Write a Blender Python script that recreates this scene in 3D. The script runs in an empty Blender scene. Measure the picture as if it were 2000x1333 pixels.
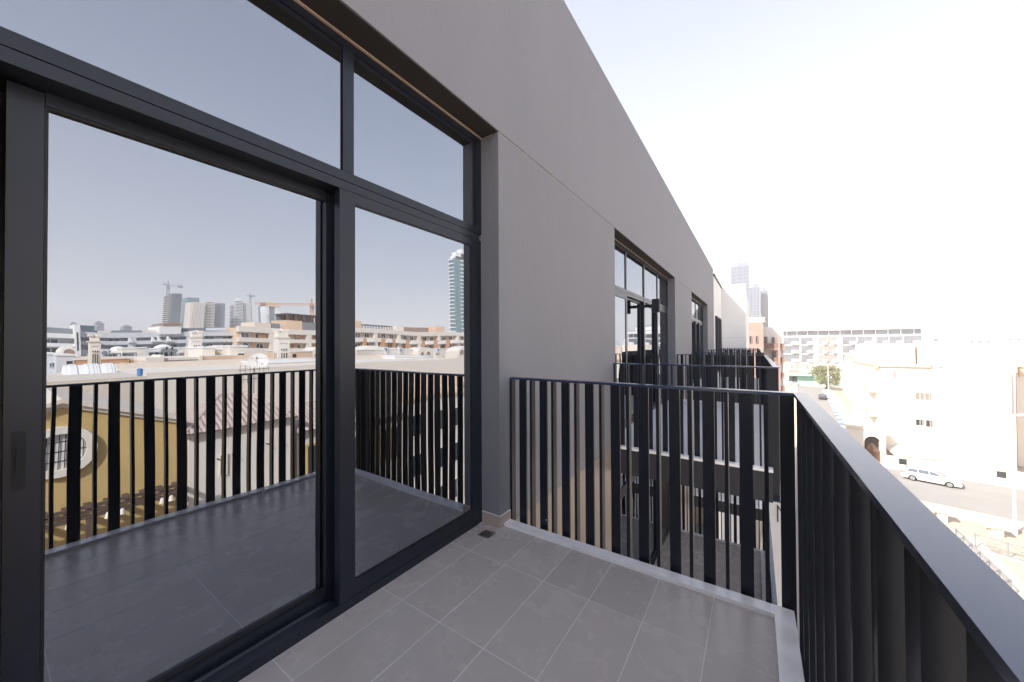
import bpy, bmesh, math, random
from mathutils import Vector, Matrix
R = math.radians
random.seed(7)
sc = bpy.context.scene
COL = sc.collection

# ------------------------------------------------------------------ camera, sky, sun, exposure
CAM_H = 1.48
F_PX, YAW, PIT, ROLL = 700.9, R(34.04), R(0.6), R(-0.28)
_f = Vector((-math.sin(YAW)*math.cos(PIT), math.cos(YAW)*math.cos(PIT), math.sin(PIT)))
_r0 = Vector((math.cos(YAW), math.sin(YAW), 0)); _u0 = _r0.cross(_f)
_r = _r0*math.cos(ROLL) + _u0*math.sin(ROLL); _u = _u0*math.cos(ROLL) - _r0*math.sin(ROLL)
CPOS = Vector((0, 0, CAM_H))
cam_d = bpy.data.cameras.new('camera'); cam = bpy.data.objects.new('camera', cam_d); COL.objects.link(cam)
cam_d.sensor_width = 36; cam_d.lens = F_PX/2000*36; cam_d.clip_start = 0.05; cam_d.clip_end = 6000
m = Matrix((( _r.x, _u.x, -_f.x), (_r.y, _u.y, -_f.y), (_r.z, _u.z, -_f.z))).to_4x4()
m.translation = CPOS; cam.matrix_world = m
sc.camera = cam

SUN_TO = Vector((-1.07, -1.64, 1.49)).normalized()      # direction towards the sun
SUN_EL = math.asin(SUN_TO.z); SUN_AZ = math.atan2(SUN_TO.x, SUN_TO.y)
w = bpy.data.worlds.new('World'); sc.world = w; w.use_nodes = True
nt = w.node_tree; nt.nodes.clear()
sky = nt.nodes.new('ShaderNodeTexSky'); sky.sky_type = 'NISHITA'; sky.sun_disc = False
sky.sun_elevation = SUN_EL; sky.sun_rotation = SUN_AZ
sky.altitude = 0; sky.air_density = 1.0; sky.dust_density = 2.0; sky.ozone_density = 1.0
bg = nt.nodes.new('ShaderNodeBackground'); bg.inputs['Strength'].default_value = 0.10
wo = nt.nodes.new('ShaderNodeOutputWorld')
hz = nt.nodes.new('ShaderNodeMixRGB'); hz.inputs[2].default_value = (4.3, 4.15, 4.3, 1)   # milky desert haze, thick at the horizon and thin overhead, the same all round
wtc = nt.nodes.new('ShaderNodeTexCoord'); wsp = nt.nodes.new('ShaderNodeSeparateXYZ'); wrp = nt.nodes.new('ShaderNodeValToRGB'); we = wrp.color_ramp.elements
we[0].position = 0.0; we[0].color = (.75, .75, .75, 1); we[1].position = 1.0; we[1].color = (.18, .18, .18, 1)
for p_, v_ in ((.26, .58), (.5, .38)): e_ = we.new(p_); e_.color = (v_, v_, v_, 1)
nt.links.new(wtc.outputs['Generated'], wsp.inputs[0]); nt.links.new(wsp.outputs['Z'], wrp.inputs[0]); nt.links.new(wrp.outputs[0], hz.inputs[0])
nt.links.new(sky.outputs[0], hz.inputs[1]); nt.links.new(hz.outputs[0], bg.inputs[0]); nt.links.new(bg.outputs[0], wo.inputs[0])
sl = bpy.data.lights.new('sun', 'SUN'); sl.energy = 3.7; sl.angle = R(0.5); sl.color = (1.0, 0.93, 0.84)
so = bpy.data.objects.new('sun', sl); COL.objects.link(so)
so.rotation_euler = (-SUN_TO).to_track_quat('-Z', 'Y').to_euler(); so.location = (-30, -30, 60)
sc.view_settings.view_transform = 'Standard'; sc.view_settings.look = 'None'
sc.view_settings.exposure = 1.56; sc.view_settings.gamma = 1.0; sc.view_settings.use_curve_mapping = False
try:
    sc.cycles.max_bounces = 10; sc.cycles.diffuse_bounces = 4; sc.cycles.glossy_bounces = 5
    sc.cycles.transparent_max_bounces = 12; sc.cycles.volume_bounces = 3; sc.cycles.sample_clamp_indirect = 6
    sc.cycles.caustics_reflective = False; sc.cycles.caustics_refractive = False
    sc.cycles.use_denoising = True
except Exception: pass

# ------------------------------------------------------------------ measuring helpers: a photo point on a plane of the place
MIRX = -1.97                                             # plane of the glass
def _ray(px, py): return _f + _r*((px-1000)/F_PX) - _u*((py-666.5)/F_PX)
def pX(px, py, X): d = _ray(px, py); return CPOS + d*(X/d.x)
def pY(px, py, Y): d = _ray(px, py); return CPOS + d*(Y/d.y)
def pZ(px, py, Z): d = _ray(px, py); return CPOS + d*((Z-CAM_H)/d.z)
def rX(px, py, X):                                       # the same seen in the glass
    q = pX(px, py, 2*MIRX-X); return Vector((X, q.y, q.z))
def ry(px, X): return rX(px, 670, X).y
def rz(px, py, X): return rX(px, py, X).z

# ------------------------------------------------------------------ materials
MATS = {}
def mat(name, col, rough=0.6, var=0.12, scale=6.0, bump=0.0, bscale=60.0, metal=0.0, spec=0.5, coat=0.0, stretch=(1,1,1), dirt=None, ovar=None):
    if name in MATS: return MATS[name]
    mt = bpy.data.materials.new(name); mt.use_nodes = True; MATS[name] = mt
    n = mt.node_tree.nodes; l = mt.node_tree.links; b = n['Principled BSDF']
    tc = n.new('ShaderNodeTexCoord'); mp = n.new('ShaderNodeMapping'); mp.inputs['Scale'].default_value = stretch
    geo = n.new('ShaderNodeNewGeometry')
    l.new(geo.outputs['Position'], mp.inputs['Vector'])
    nz = n.new('ShaderNodeTexNoise'); nz.inputs['Scale'].default_value = scale; nz.inputs['Detail'].default_value = 6; nz.inputs['Roughness'].default_value = 0.62
    l.new(mp.outputs[0], nz.inputs['Vector'])
    cr = n.new('ShaderNodeValToRGB'); e = cr.color_ramp.elements
    e[0].position = 0.28; e[1].position = 0.72
    e[0].color = tuple(c*(1-var) for c in col)+(1,); e[1].color = tuple(min(1, c*(1+var)) for c in col)+(1,)
    l.new(nz.outputs[0], cr.inputs[0])
    src = cr.outputs[0]
    oi = n.new('ShaderNodeObjectInfo'); hs = n.new('ShaderNodeHueSaturation')
    mr = n.new('ShaderNodeMapRange'); ov = var*0.35 if ovar is None else ovar
    mr.inputs['To Min'].default_value = 1-ov; mr.inputs['To Max'].default_value = 1+ov
    l.new(oi.outputs['Random'], mr.inputs[0]); l.new(mr.outputs[0], hs.inputs['Value']); l.new(src, hs.inputs['Color']); src = hs.outputs[0]
    if dirt:
        n2 = n.new('ShaderNodeTexNoise'); n2.inputs['Scale'].default_value = dirt[1]; n2.inputs['Detail'].default_value = 8
        l.new(mp.outputs[0], n2.inputs['Vector'])
        r2 = n.new('ShaderNodeValToRGB'); r2.color_ramp.elements[0].position = 0.36; r2.color_ramp.elements[1].position = 0.82
        l.new(n2.outputs[0], r2.inputs[0])
        mx = n.new('ShaderNodeMixRGB'); mx.inputs[2].default_value = tuple(dirt[0])+(1,)
        mm = n.new('ShaderNodeMath'); mm.operation = 'MULTIPLY'; mm.inputs[1].default_value = dirt[2]
        l.new(r2.outputs[0], mm.inputs[0]); l.new(mm.outputs[0], mx.inputs[0]); l.new(src, mx.inputs[1]); src = mx.outputs[0]
    l.new(src, b.inputs['Base Color'])
    b.inputs['Metallic'].default_value = metal; b.inputs['Specular IOR Level'].default_value = spec
    b.inputs['Coat Weight'].default_value = coat; b.inputs['Coat Roughness'].default_value = 0.05
    rr = n.new('ShaderNodeMapRange'); rr.inputs['To Min'].default_value = max(0, rough*0.85); rr.inputs['To Max'].default_value = min(1, rough*1.15)
    l.new(nz.outputs[0], rr.inputs[0]); l.new(rr.outputs[0], b.inputs['Roughness'])
    if bump:
        nb = n.new('ShaderNodeTexNoise'); nb.inputs['Scale'].default_value = bscale; nb.inputs['Detail'].default_value = 4
        l.new(mp.outputs[0], nb.inputs['Vector'])
        bp = n.new('ShaderNodeBump'); bp.inputs['Strength'].default_value = bump; bp.inputs['Distance'].default_value = 0.01
        l.new(nb.outputs[0], bp.inputs['Height']); l.new(bp.outputs[0], b.inputs['Normal'])
    return mt
def glass(name, refl, tint, fac):
    mt = bpy.data.materials.new(name); mt.use_nodes = True; MATS[name] = mt
    n = mt.node_tree.nodes; l = mt.node_tree.links; n.clear()
    g = n.new('ShaderNodeBsdfGlossy'); g.inputs['Color'].default_value = tuple(refl)+(1,); g.inputs['Roughness'].default_value = 0.0
    t = n.new('ShaderNodeBsdfTransparent'); t.inputs['Color'].default_value = tuple(tint)+(1,)
    wv = n.new('ShaderNodeTexNoise'); wv.inputs['Scale'].default_value = 2.2; wv.inputs['Detail'].default_value = 0.0   # slight roller wave of float glass
    wg = n.new('ShaderNodeNewGeometry'); l.new(wg.outputs['Position'], wv.inputs['Vector'])
    wb = n.new('ShaderNodeBump'); wb.inputs['Strength'].default_value = 0.25; wb.inputs['Distance'].default_value = 0.006
    l.new(wv.outputs[0], wb.inputs['Height']); l.new(wb.outputs[0], g.inputs['Normal'])
    # faint dust film so the pane is not perfectly clean
    d = n.new('ShaderNodeBsdfDiffuse'); d.inputs['Color'].default_value = (0.3, 0.3, 0.3, 1)
    mx = n.new('ShaderNodeMixShader'); mx.inputs[0].default_value = fac
    m2 = n.new('ShaderNodeMixShader')
    geo = n.new('ShaderNodeNewGeometry'); nz = n.new('ShaderNodeTexNoise'); nz.inputs['Scale'].default_value = 3.0; nz.inputs['Detail'].default_value = 8
    l.new(geo.outputs['Position'], nz.inputs['Vector'])
    mr = n.new('ShaderNodeMapRange'); mr.inputs['From Min'].default_value = 0.45; mr.inputs['From Max'].default_value = 0.8
    mr.inputs['To Min'].default_value = 0.004; mr.inputs['To Max'].default_value = 0.02
    l.new(nz.outputs[0], mr.inputs[0]); l.new(mr.outputs[0], m2.inputs[0])
    l.new(t.outputs[0], mx.inputs[1]); l.new(g.outputs[0], mx.inputs[2]); l.new(mx.outputs[0], m2.inputs[1]); l.new(d.outputs[0], m2.inputs[2])
    o = n.new('ShaderNodeOutputMaterial'); l.new(m2.outputs[0], o.inputs[0])
    return mt
def emis(name, col, s):
    mt = bpy.data.materials.new(name); mt.use_nodes = True; n = mt.node_tree.nodes; n.clear()
    e = n.new('ShaderNodeEmission'); e.inputs[0].default_value = tuple(col)+(1,); e.inputs[1].default_value = s
    o = n.new('ShaderNodeOutputMaterial'); mt.node_tree.links.new(e.outputs[0], o.inputs[0]); return mt

M_WALL = mat('grey_paint', (0.214, 0.216, 0.240), 0.70, 0.05, 1.3, 0.5, 30, stretch=(1, 1, .35), dirt=((0.19, 0.19, 0.208), 2.0, 0.30))
M_WALL2 = mat('grey_paint_panel', (0.206, 0.208, 0.230), 0.70, 0.05, 1.3, 0.5, 30, stretch=(1, 1, .35), dirt=((0.176, 0.173, 0.19), 2.0, 0.30))
M_LOWER = mat('sunglow_tan_wall', (0.27, 0.232, 0.20), 0.35, 0.10, 1.5, 0.05, 20, stretch=(1, 1, 0.25))  # warm glow of reflected sunlight on the lower wall, put into its colour
M_FRAME = mat('dark_aluminium', (0.0135, 0.0165, 0.027), 0.32, 0.08, 3, 0.02, 200, spec=0.40)
M_GASKET = mat('black_rubber', (0.006, 0.006, 0.007), 0.6, 0.1)
M_RAIL = mat('sky_tinted_steel', (0.026, 0.042, 0.088), 0.20, 0.08, 4, 0.01, 150, spec=1.0)  # dark steel, the blue sky reflected on the rail tops mixed into its base colour
M_BAR = mat('black_bar_paint', (0.008, 0.011, 0.019), 0.36, 0.10, 4, 0.02, 150, spec=0.36)
M_TILE = mat('porcelain_tile', (0.485, 0.432, 0.405), 0.27, 0.05, 4.5, 0.03, 90, dirt=((0.43, 0.38, 0.355), 1.6, 0.2), ovar=0.06)
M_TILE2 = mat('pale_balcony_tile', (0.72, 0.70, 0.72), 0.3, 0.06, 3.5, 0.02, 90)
M_GROUT = mat('grout', (0.72, 0.70, 0.69), 0.8, 0.1)
M_MARBLE = mat('white_marble', (0.90, 0.885, 0.89), 0.2, 0.02, 5, dirt=((0.6, 0.56, 0.53), 6, 0.25))
M_SKIRT = mat('skirting_tile', (0.42, 0.35, 0.30), 0.45, 0.10, 5)
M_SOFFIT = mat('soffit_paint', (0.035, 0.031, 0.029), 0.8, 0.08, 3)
M_SEAL = mat('sealant', (0.52, 0.40, 0.32), 0.6, 0.1)
M_STEEL = mat('stainless_steel', (0.45, 0.46, 0.48), 0.3, 0.08, 8, metal=1.0)
M_ROOM = mat('room_paint', (0.62, 0.61, 0.60), 0.8, 0.04)
M_ROOMF = mat('room_floor', (0.30, 0.28, 0.26), 0.4, 0.08)
M_SLAB = mat('slab_edge_paint', (0.018, 0.020, 0.026), 0.5, 0.1, 3)
M_BLACK = mat('black_plastic', (0.005, 0.005, 0.006), 0.65, 0.1)
M_GLASS = glass('solar_glass', (0.84, 0.90, 1.0), (0.06, 0.065, 0.07), 0.41)
M_WHITE = mat('white_render', (0.78, 0.78, 0.77), 0.8, 0.04, 0.6, 0.1, 20, dirt=((0.66, 0.64, 0.6), 0.7, 0.25))
M_WHITE2 = mat('pale_grey_render', (0.62, 0.64, 0.67), 0.8, 0.05, 0.4, dirt=((0.5, 0.5, 0.5), 0.5, 0.25))
M_CREAM = mat('cream_render', (0.77, 0.71, 0.63), 0.85, 0.05, 0.5, 0.1, 15, dirt=((0.64, 0.57, 0.48), 0.5, 0.25))
M_CREAM2 = mat('beige_render', (0.69, 0.62, 0.53), 0.85, 0.06, 0.5, dirt=((0.52, 0.43, 0.34), 0.5, 0.25))
M_TERRA = mat('terracotta_render', (0.56, 0.33, 0.19), 0.85, 0.07, 0.5, dirt=((0.48, 0.27, 0.16), 0.4, 0.3))
M_PEACH = mat('peach_render', (0.70, 0.51, 0.36), 0.85, 0.06, 0.5)
M_YELLOW = mat('ochre_render', (0.58, 0.41, 0.17), 0.85, 0.05, 0.6, 0.15, 20, dirt=((0.5, 0.34, 0.14), 0.9, 0.3))
M_BROWNW = mat('brown_cladding', (0.33, 0.235, 0.20), 0.7, 0.08, 1.0)
M_ROOFT = mat('clay_roof_tile', (0.50, 0.40, 0.35), 0.75, 0.22, 9, 0.1, 60, dirt=((0.36, 0.27, 0.25), 3, 0.4))
M_WIN = mat('window_glass_dark', (0.035, 0.04, 0.048), 0.08, 0.15, 0.4, spec=0.9)
M_WINB = mat('window_glass_blue', (0.10, 0.13, 0.17), 0.10, 0.2, 0.3, spec=0.9)
M_TEAL = mat('teal_glass', (0.10, 0.22, 0.24), 0.10, 0.2, 0.15, spec=0.9)
M_BLIND = mat('blind_beige', (0.26, 0.215, 0.18), 0.6, 0.06, 1, stretch=(1, 1, 8))
M_WINP = mat('pale_bay_glass', (0.17, 0.18, 0.205), 0.12, 0.25, 0.5, spec=0.9)
M_BLINDP = mat('pale_pink_screen', (0.30, 0.26, 0.25), 0.6, 0.08, 1)
M_TIMBER = mat('pergola_timber', (0.10, 0.065, 0.05), 0.7, 0.2, 5, stretch=(1, 0.2, 1))
M_GREYST = mat('grey_steel', (0.22, 0.23, 0.25), 0.5, 0.1)
M_ORANGE = mat('crane_orange', (0.62, 0.28, 0.12), 0.5, 0.1)
M_BLUE = mat('blue_plastic', (0.10, 0.25, 0.52), 0.45, 0.08, 3)
M_GREEN = mat('green_awning', (0.30, 0.52, 0.42), 0.7, 0.06)
M_SAND = mat('sandy_ground', (0.46, 0.40, 0.33), 0.9, 0.10, 0.15, 0.2, 8, dirt=((0.34, 0.28, 0.22), 0.05, 0.5))
M_PAVE = mat('street_paving', (0.30, 0.29, 0.28), 0.85, 0.08, 0.35, 0.2, 12, dirt=((0.25, 0.24, 0.235), 0.25, 0.5))
M_WALK = mat('pavement_slabs', (0.56, 0.50, 0.43), 0.85, 0.08, 0.4)
M_LINE = mat('road_paint', (0.78, 0.77, 0.74), 0.6, 0.08)
M_CARW = mat('white_car_paint', (0.80, 0.80, 0.80), 0.25, 0.01, 1, coat=0.8)
M_CARR = mat('dark_car_paint', (0.06, 0.055, 0.06), 0.25, 0.02, 1, coat=0.8)
M_TYRE = mat('tyre_rubber', (0.02, 0.02, 0.02), 0.8, 0.1)
M_ALLOY = mat('alloy_rim', (0.55, 0.55, 0.56), 0.3, 0.05, metal=0.9)
M_LAMPR = mat('red_lens', (0.5, 0.03, 0.03), 0.2, 0.02)
M_LEAF = mat('leaf_green', (0.20, 0.22, 0.085), 0.7, 0.35, 0.8)
M_BARK = mat('bark', (0.16, 0.11, 0.08), 0.9, 0.2, 5)
M_FABRIC = mat('shade_fabric', (0.74, 0.70, 0.66), 0.8, 0.04)
M_HAZETOWER = mat('pale_tower_cladding', (0.20, 0.23, 0.30), 0.6, 0.05, 0.05)
M_ROOFGREY = mat('roof_screed', (0.55, 0.53, 0.50), 0.9, 0.08, 0.3)
M_FARGLASS = mat('far_tower_glass', (0.12, 0.14, 0.19), 0.5, 0.1, 0.05, spec=0.2)
M_FARBAND = mat('far_tower_band', (0.17, 0.19, 0.25), 0.7, 0.05, 0.05, spec=0.2)
M_SPOT = emis('ceiling_lamp_glow', (1.0, 0.95, 0.88), 12)
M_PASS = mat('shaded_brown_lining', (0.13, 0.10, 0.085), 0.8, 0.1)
M_RUST = mat('bronze_gate', (0.22, 0.12, 0.08), 0.5, 0.1, metal=0.3)

# ------------------------------------------------------------------ object helpers
def tag(o, label=None, cat=None, group=None, kind=None):
    if label: o['label'] = label
    if cat: o['category'] = cat
    if group: o['group'] = group
    if kind: o['kind'] = kind
    return o
def thing(name, label, cat, loc=(0, 0, 0), group=None, rotz=0):
    o = bpy.data.objects.new(name, None); o.empty_display_size = 0.3; COL.objects.link(o)
    o.location = loc; o.rotation_euler = (0, 0, rotz)
    return tag(o, label, cat, group)
WORLD = {}
def wloc(p):
    v = Vector((0, 0, 0))
    while p is not None: v = v + Vector(p.location); p = p.parent
    return v
class MB:
    def __init__(s): s.bm = bmesh.new()
    def face(s, pts):
        try: return s.bm.faces.new([s.bm.verts.new(p) for p in pts])
        except ValueError: return None
    def box(s, x0, x1, y0, y1, z0, z1):
        if x0 > x1: x0, x1 = x1, x0
        if y0 > y1: y0, y1 = y1, y0
        if z0 > z1: z0, z1 = z1, z0
        v = [s.bm.verts.new(p) for p in ((x0,y0,z0),(x1,y0,z0),(x1,y1,z0),(x0,y1,z0),(x0,y0,z1),(x1,y0,z1),(x1,y1,z1),(x0,y1,z1))]
        for q in ((0,3,2,1),(4,5,6,7),(0,1,5,4),(1,2,6,5),(2,3,7,6),(3,0,4,7)): s.bm.faces.new([v[i] for i in q])
        return s
    def prism(s, base, off):
        """closed polygon (list of 3-D points) pushed along off"""
        off = Vector(off); a = [s.bm.verts.new(p) for p in base]; b = [s.bm.verts.new(Vector(p)+off) for p in base]; n = len(a)
        s.bm.faces.new(a); s.bm.faces.new(b[::-1])
        for i in range(n): s.bm.faces.new((a[i], b[i], b[(i+1) % n], a[(i+1) % n]))
        return s
    def bar(s, p, q, wd, dp=None):
        p, q = Vector(p), Vector(q); d = (q-p); L = d.length
        if L < 1e-6: return s
        d /= L; up = Vector((0, 0, 1)) if abs(d.z) < 0.95 else Vector((0, 1, 0))
        a = d.cross(up).normalized()*(wd/2); b = a.cross(d).normalized()*((dp or wd)/2)
        s.prism([p+a+b, p-a+b, p-a-b, p+a-b], q-p); return s
    def tube(s, pts, r0, r1=None, n=10, cap=True):
        r1 = r0 if r1 is None else r1; pts = [Vector(p) for p in pts]; rings = []
        for i, p in enumerate(pts):
            d = (pts[min(i+1, len(pts)-1)]-pts[max(i-1, 0)]).normalized()
            up = Vector((0, 0, 1)) if abs(d.z) < 0.9 else Vector((1, 0, 0))
            a = d.cross(up).normalized(); b = a.cross(d).normalized(); rr = r0+(r1-r0)*i/max(1, len(pts)-1)
            rings.append([s.bm.verts.new(p+a*(rr*math.cos(2*math.pi*k/n))+b*(rr*math.sin(2*math.pi*k/n))) for k in range(n)])
        for i in range(len(rings)-1):
            for k in range(n): s.bm.faces.new((rings[i][k], rings[i][(k+1) % n], rings[i+1][(k+1) % n], rings[i+1][k]))
        if cap: s.bm.faces.new(rings[0][::-1]); s.bm.faces.new(rings[-1])
        return s
    def build(s, name, m, parent=None, bevel=0.0, smooth=False, kind=None, rel=True):
        if bevel:
            ed = [e for e in s.bm.edges if len(e.link_faces) == 2 and e.calc_face_angle(0) > 0.6]
            bmesh.ops.bevel(s.bm, geom=ed, offset=bevel, segments=2, affect='EDGES', profile=0.6, clamp_overlap=True)
        bmesh.ops.recalc_face_normals(s.bm, faces=s.bm.faces)
        if parent is not None and rel:
            off = wloc(parent)
            bmesh.ops.translate(s.bm, vec=-off, verts=s.bm.verts)
        me = bpy.data.meshes.new(name); s.bm.to_mesh(me); s.bm.free(); me.materials.append(m)
        if smooth:
            for p in me.polygons: p.use_smooth = True
        o = bpy.data.objects.new(name, me); COL.objects.link(o)
        if parent is not None: o.parent = parent
        if kind: o['kind'] = kind
        return o
def inst(name, me, parent, loc, rotz=0, rot=None):
    o = bpy.data.objects.new(name, me); COL.objects.link(o); o.parent = parent; o.location = loc
    o.rotation_euler = rot if rot else (0, 0, rotz); return o
def mesh_of(mb, name, m, bevel=0):
    o = mb.build(name, m, None, bevel); me = o.data; bpy.data.objects.remove(o); return me
def copy_tree(o, parent=None):
    c = o.copy(); COL.objects.link(c); c.parent = parent
    for ch in list(o.children): copy_tree(ch, c)
    return c
class Fr:
    """a wall plane: origin, direction along the wall, outward normal"""
    def __init__(s, x, y, ang, flip=False):
        s.o = Vector((x, y, 0)); s.u = Vector((math.cos(ang), math.sin(ang), 0)); s.n = Vector((-s.u.y, s.u.x, 0))
        if flip: s.n = -s.n
    def p(s, u, z, d=0): return s.o+s.u*u+s.n*d+Vector((0, 0, z))
    def box(s, mb, u0, u1, z0, z1, d0, d1):
        return mb.prism([s.p(u0, z0, d0), s.p(u1, z0, d0), s.p(u1, z1, d0), s.p(u0, z1, d0)], s.n*(d1-d0))
FX = lambda X: Fr(X, 0, R(90))            # wall facing -X, u = Y
def FY(Y, x0=0): return Fr(x0, Y, 0, True)  # wall facing -Y, u = X - x0
def window(parent, fr, u0, u1, z0, z1, mw=None, mf=None, arch=False, fw=0.08, bars=1, name='window'):
    mb = MB(); seg = 8
    uc = (u0+u1)/2; r = (u1-u0)/2
    def outline(g):
        if not arch: return [(u0-g, z0-g), (u1+g, z0-g), (u1+g, z1+g), (u0-g, z1+g)]
        zc = z1-r
        return [(u0-g, z0-g), (u1+g, z0-g)]+[(uc+(r+g)*math.cos(math.pi*k/seg), zc+(r+g)*math.sin(math.pi*k/seg)) for k in range(seg+1)]
    a, b = outline(fw), outline(0)
    for i in range(len(a)):
        j = (i+1) % len(a)
        mb.prism([fr.p(*a[i], .002), fr.p(*a[j], .002), fr.p(*b[j], .002), fr.p(*b[i], .002)], fr.n*0.09)
    for k in range(bars):
        uu = u0+(u1-u0)*(k+1)/(bars+1); fr.box(mb, uu-fw*.3, uu+fw*.3, z0, z1-(r*0.1 if arch else 0), .03, .075)
    o = mb.build(name, mf or M_WHITE, parent)
    pb = MB(); pb.prism([fr.p(*q, .004) for q in b], fr.n*0.03)
    pane = pb.build('pane', mw or M_WIN, parent); pane.parent = o
    return o

# ================================================================== THE GROUND
STREET = -14.7
def struct(name, mb, m): return mb.build(name, m, None, kind='structure')
g = MB(); g.face([(-3000, -3000, STREET-.012), (3000, -3000, STREET-.012), (3000, 3000, STREET-.012), (-3000, 3000, STREET-.012)])
struct('ground', g, M_SAND)
AZ = R(4.5)
def st(u, v): return Vector((6.5+u*math.cos(AZ)+v*math.sin(AZ), v*math.cos(AZ)-u*math.sin(AZ), STREET))   # street frame: u across, v along
g = MB(); g.face([st(-6.8, -120), st(-.1, -120), st(-.1, 330), st(-6.8, 330)]); struct('road', g, M_PAVE)
CR = R(-13)
def cr(a, b): d = Vector((math.cos(CR), math.sin(CR), 0)); n = Vector((-d.y, d.x, 0)); return Vector((11.5, 60.5, STREET+.004))+d*a+n*b
g = MB(); g.face([cr(-4.5, -6.2), cr(120, -6.2), cr(120, 6.2), cr(-4.5, 6.2)]); struct('side_road', g, M_PAVE)
# pavements with real kerbs
def strip(name, pts, h, m):
    mb = MB(); mb.prism([Vector(p) for p in pts], (0, 0, h)); return struct(name, mb, m)
strip('pavement', [st(-9.0, -120), st(-6.8, -120), st(-6.8, 330), st(-9.0, 330)], .13, M_WALK)
strip('pavement', [st(-.1, -120), st(5.0, -120), st(5.0, 46), st(-.1, 46)], .13, M_WALK)
strip('pavement', [st(.62, 72), st(2.45, 72), st(2.45, 330), st(.62, 330)], .13, M_WALK)
strip('pavement', [cr(-1, 6.2), cr(60, 6.2), cr(60, 8.4), cr(-1, 8.4)], .13, M_WALK)
strip('pavement', [cr(0, -8.8), cr(60, -8.8), cr(60, -6.2), cr(0, -6.2)], .13, M_WALK)
# blue and white parking kerb along the far side of the street
kb = tag(bpy.data.objects.new('parking_kerb', None), kind='structure'); COL.objects.link(kb)
for k in range(19):
    v0 = 74+k*5.2
    for a, L, m_ in ((0, .5, M_BLACK), (.52, 2.3, M_BLUE), (2.84, 2.34, M_LINE)):
        mb = MB(); mb.prism([st(-.08, v0+a), st(.6, v0+a), st(.6, v0+a+L), st(-.08, v0+a+L)], (0, 0, .16)); mb.build('kerb_stone', m_, kb)

# ================================================================== OUR BUILDING
XW, XF = -1.72, -1.90
SOF, PAR = 3.222, 5.31
OP = [(-2.50, 2.36), (5.30, 10.22), (13.23, 18.15)]
LOW = -3.45                                                # floor of the storey below
bld = thing('apartment_building', 'dark grey apartment building with glazed doors whose balcony we stand on', 'building', (-6, 8, STREET))
mb = MB(); mb.box(-2.35, XW, -8, 21.07, SOF+.012, PAR); mb.build('parapet_wall', M_WALL, bld, .006)
for y0, y1 in ((2.36, 5.30), (10.22, 13.23), (18.15, 21.07), (-8, -2.5)):
    mb = MB(); mb.box(-2.35, XW, y0, y1, -0.02, SOF-.002); mb.build('wall', M_WALL2, bld, .004)
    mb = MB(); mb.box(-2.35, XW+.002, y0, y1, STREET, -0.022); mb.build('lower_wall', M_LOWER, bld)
    mb = MB(); mb.box(-2.3, XW-.004, y0, y1, SOF-.003, SOF+.007); mb.build('joint_bead', M_SEAL, bld)
mb = MB(); mb.box(-17, -2.36, -8, 21.0, 3.6, 4.4); mb.build('roof', M_ROOFGREY, bld)
mb = MB(); mb.box(-17.2, -17, -8, 21.0, STREET, 5.2); mb.build('back_wall', M_WALL, bld)
for y in (-8.2, 20.94):
    mb = MB(); mb.box(-17, -2.36, y, y+.13, STREET, 5.2); mb.build('end_wall', M_WALL, bld)
def one(nm, m, *b):
    mb = MB(); mb.box(*b); return mb.build(nm, m, bld)
for i, (y0, y1) in enumerate(OP):
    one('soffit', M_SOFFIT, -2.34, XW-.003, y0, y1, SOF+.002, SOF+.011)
    one('soffit_sealant', M_SEAL, XF-.003, XF+.013, y0, y1, SOF-.006, SOF+.001)
    one('spandrel', M_WALL, -2.35, XW-.06, y0, y1, STREET, LOW-3.2 if i else -.365)
# rooms behind the glass
mb = MB(); mb.box(-16.9, -2.1, -7.9, 20.9, -.12, -.02); mb.build('room_floor', M_ROOMF, bld)
mb = MB(); mb.box(-16.9, -2.36, -7.9, 20.9, 2.98, 3.08); mb.build('room_ceiling', M_ROOM, bld)
mb = MB(); mb.box(-16.9, -16.7, -7.9, 20.9, -.02, 2.98)
for y in (-7.8, 3.9, 11.6, 20.8): mb.box(-16.7, -2.36, y-.1, y+.1, -.02, 2.975)
mb.build('room_wall', M_ROOM, bld)
mb = MB(); mb.box(-2.9, -2.5, -2.4, 3.7, 2.72, 2.978); mb.build('ceiling_bulkhead', M_ROOM, bld)
mb = MB(); mb.box(-16.9, -2.1, 4.9, 20.9, LOW-.12, LOW-.02); mb.build('lower_room_floor', M_ROOMF, bld)
for x, y in ((-8.957, .722), (-11.75, .724), (-13.70, 2.656), (-13.48, 3.5), (-11.92, 2.64)):
    mb = MB(); mb.tube([(x, y, 2.975), (x, y, 2.965)], .07, n=14); mb.build('ceiling_spotlight', M_SPOT, bld)

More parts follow.
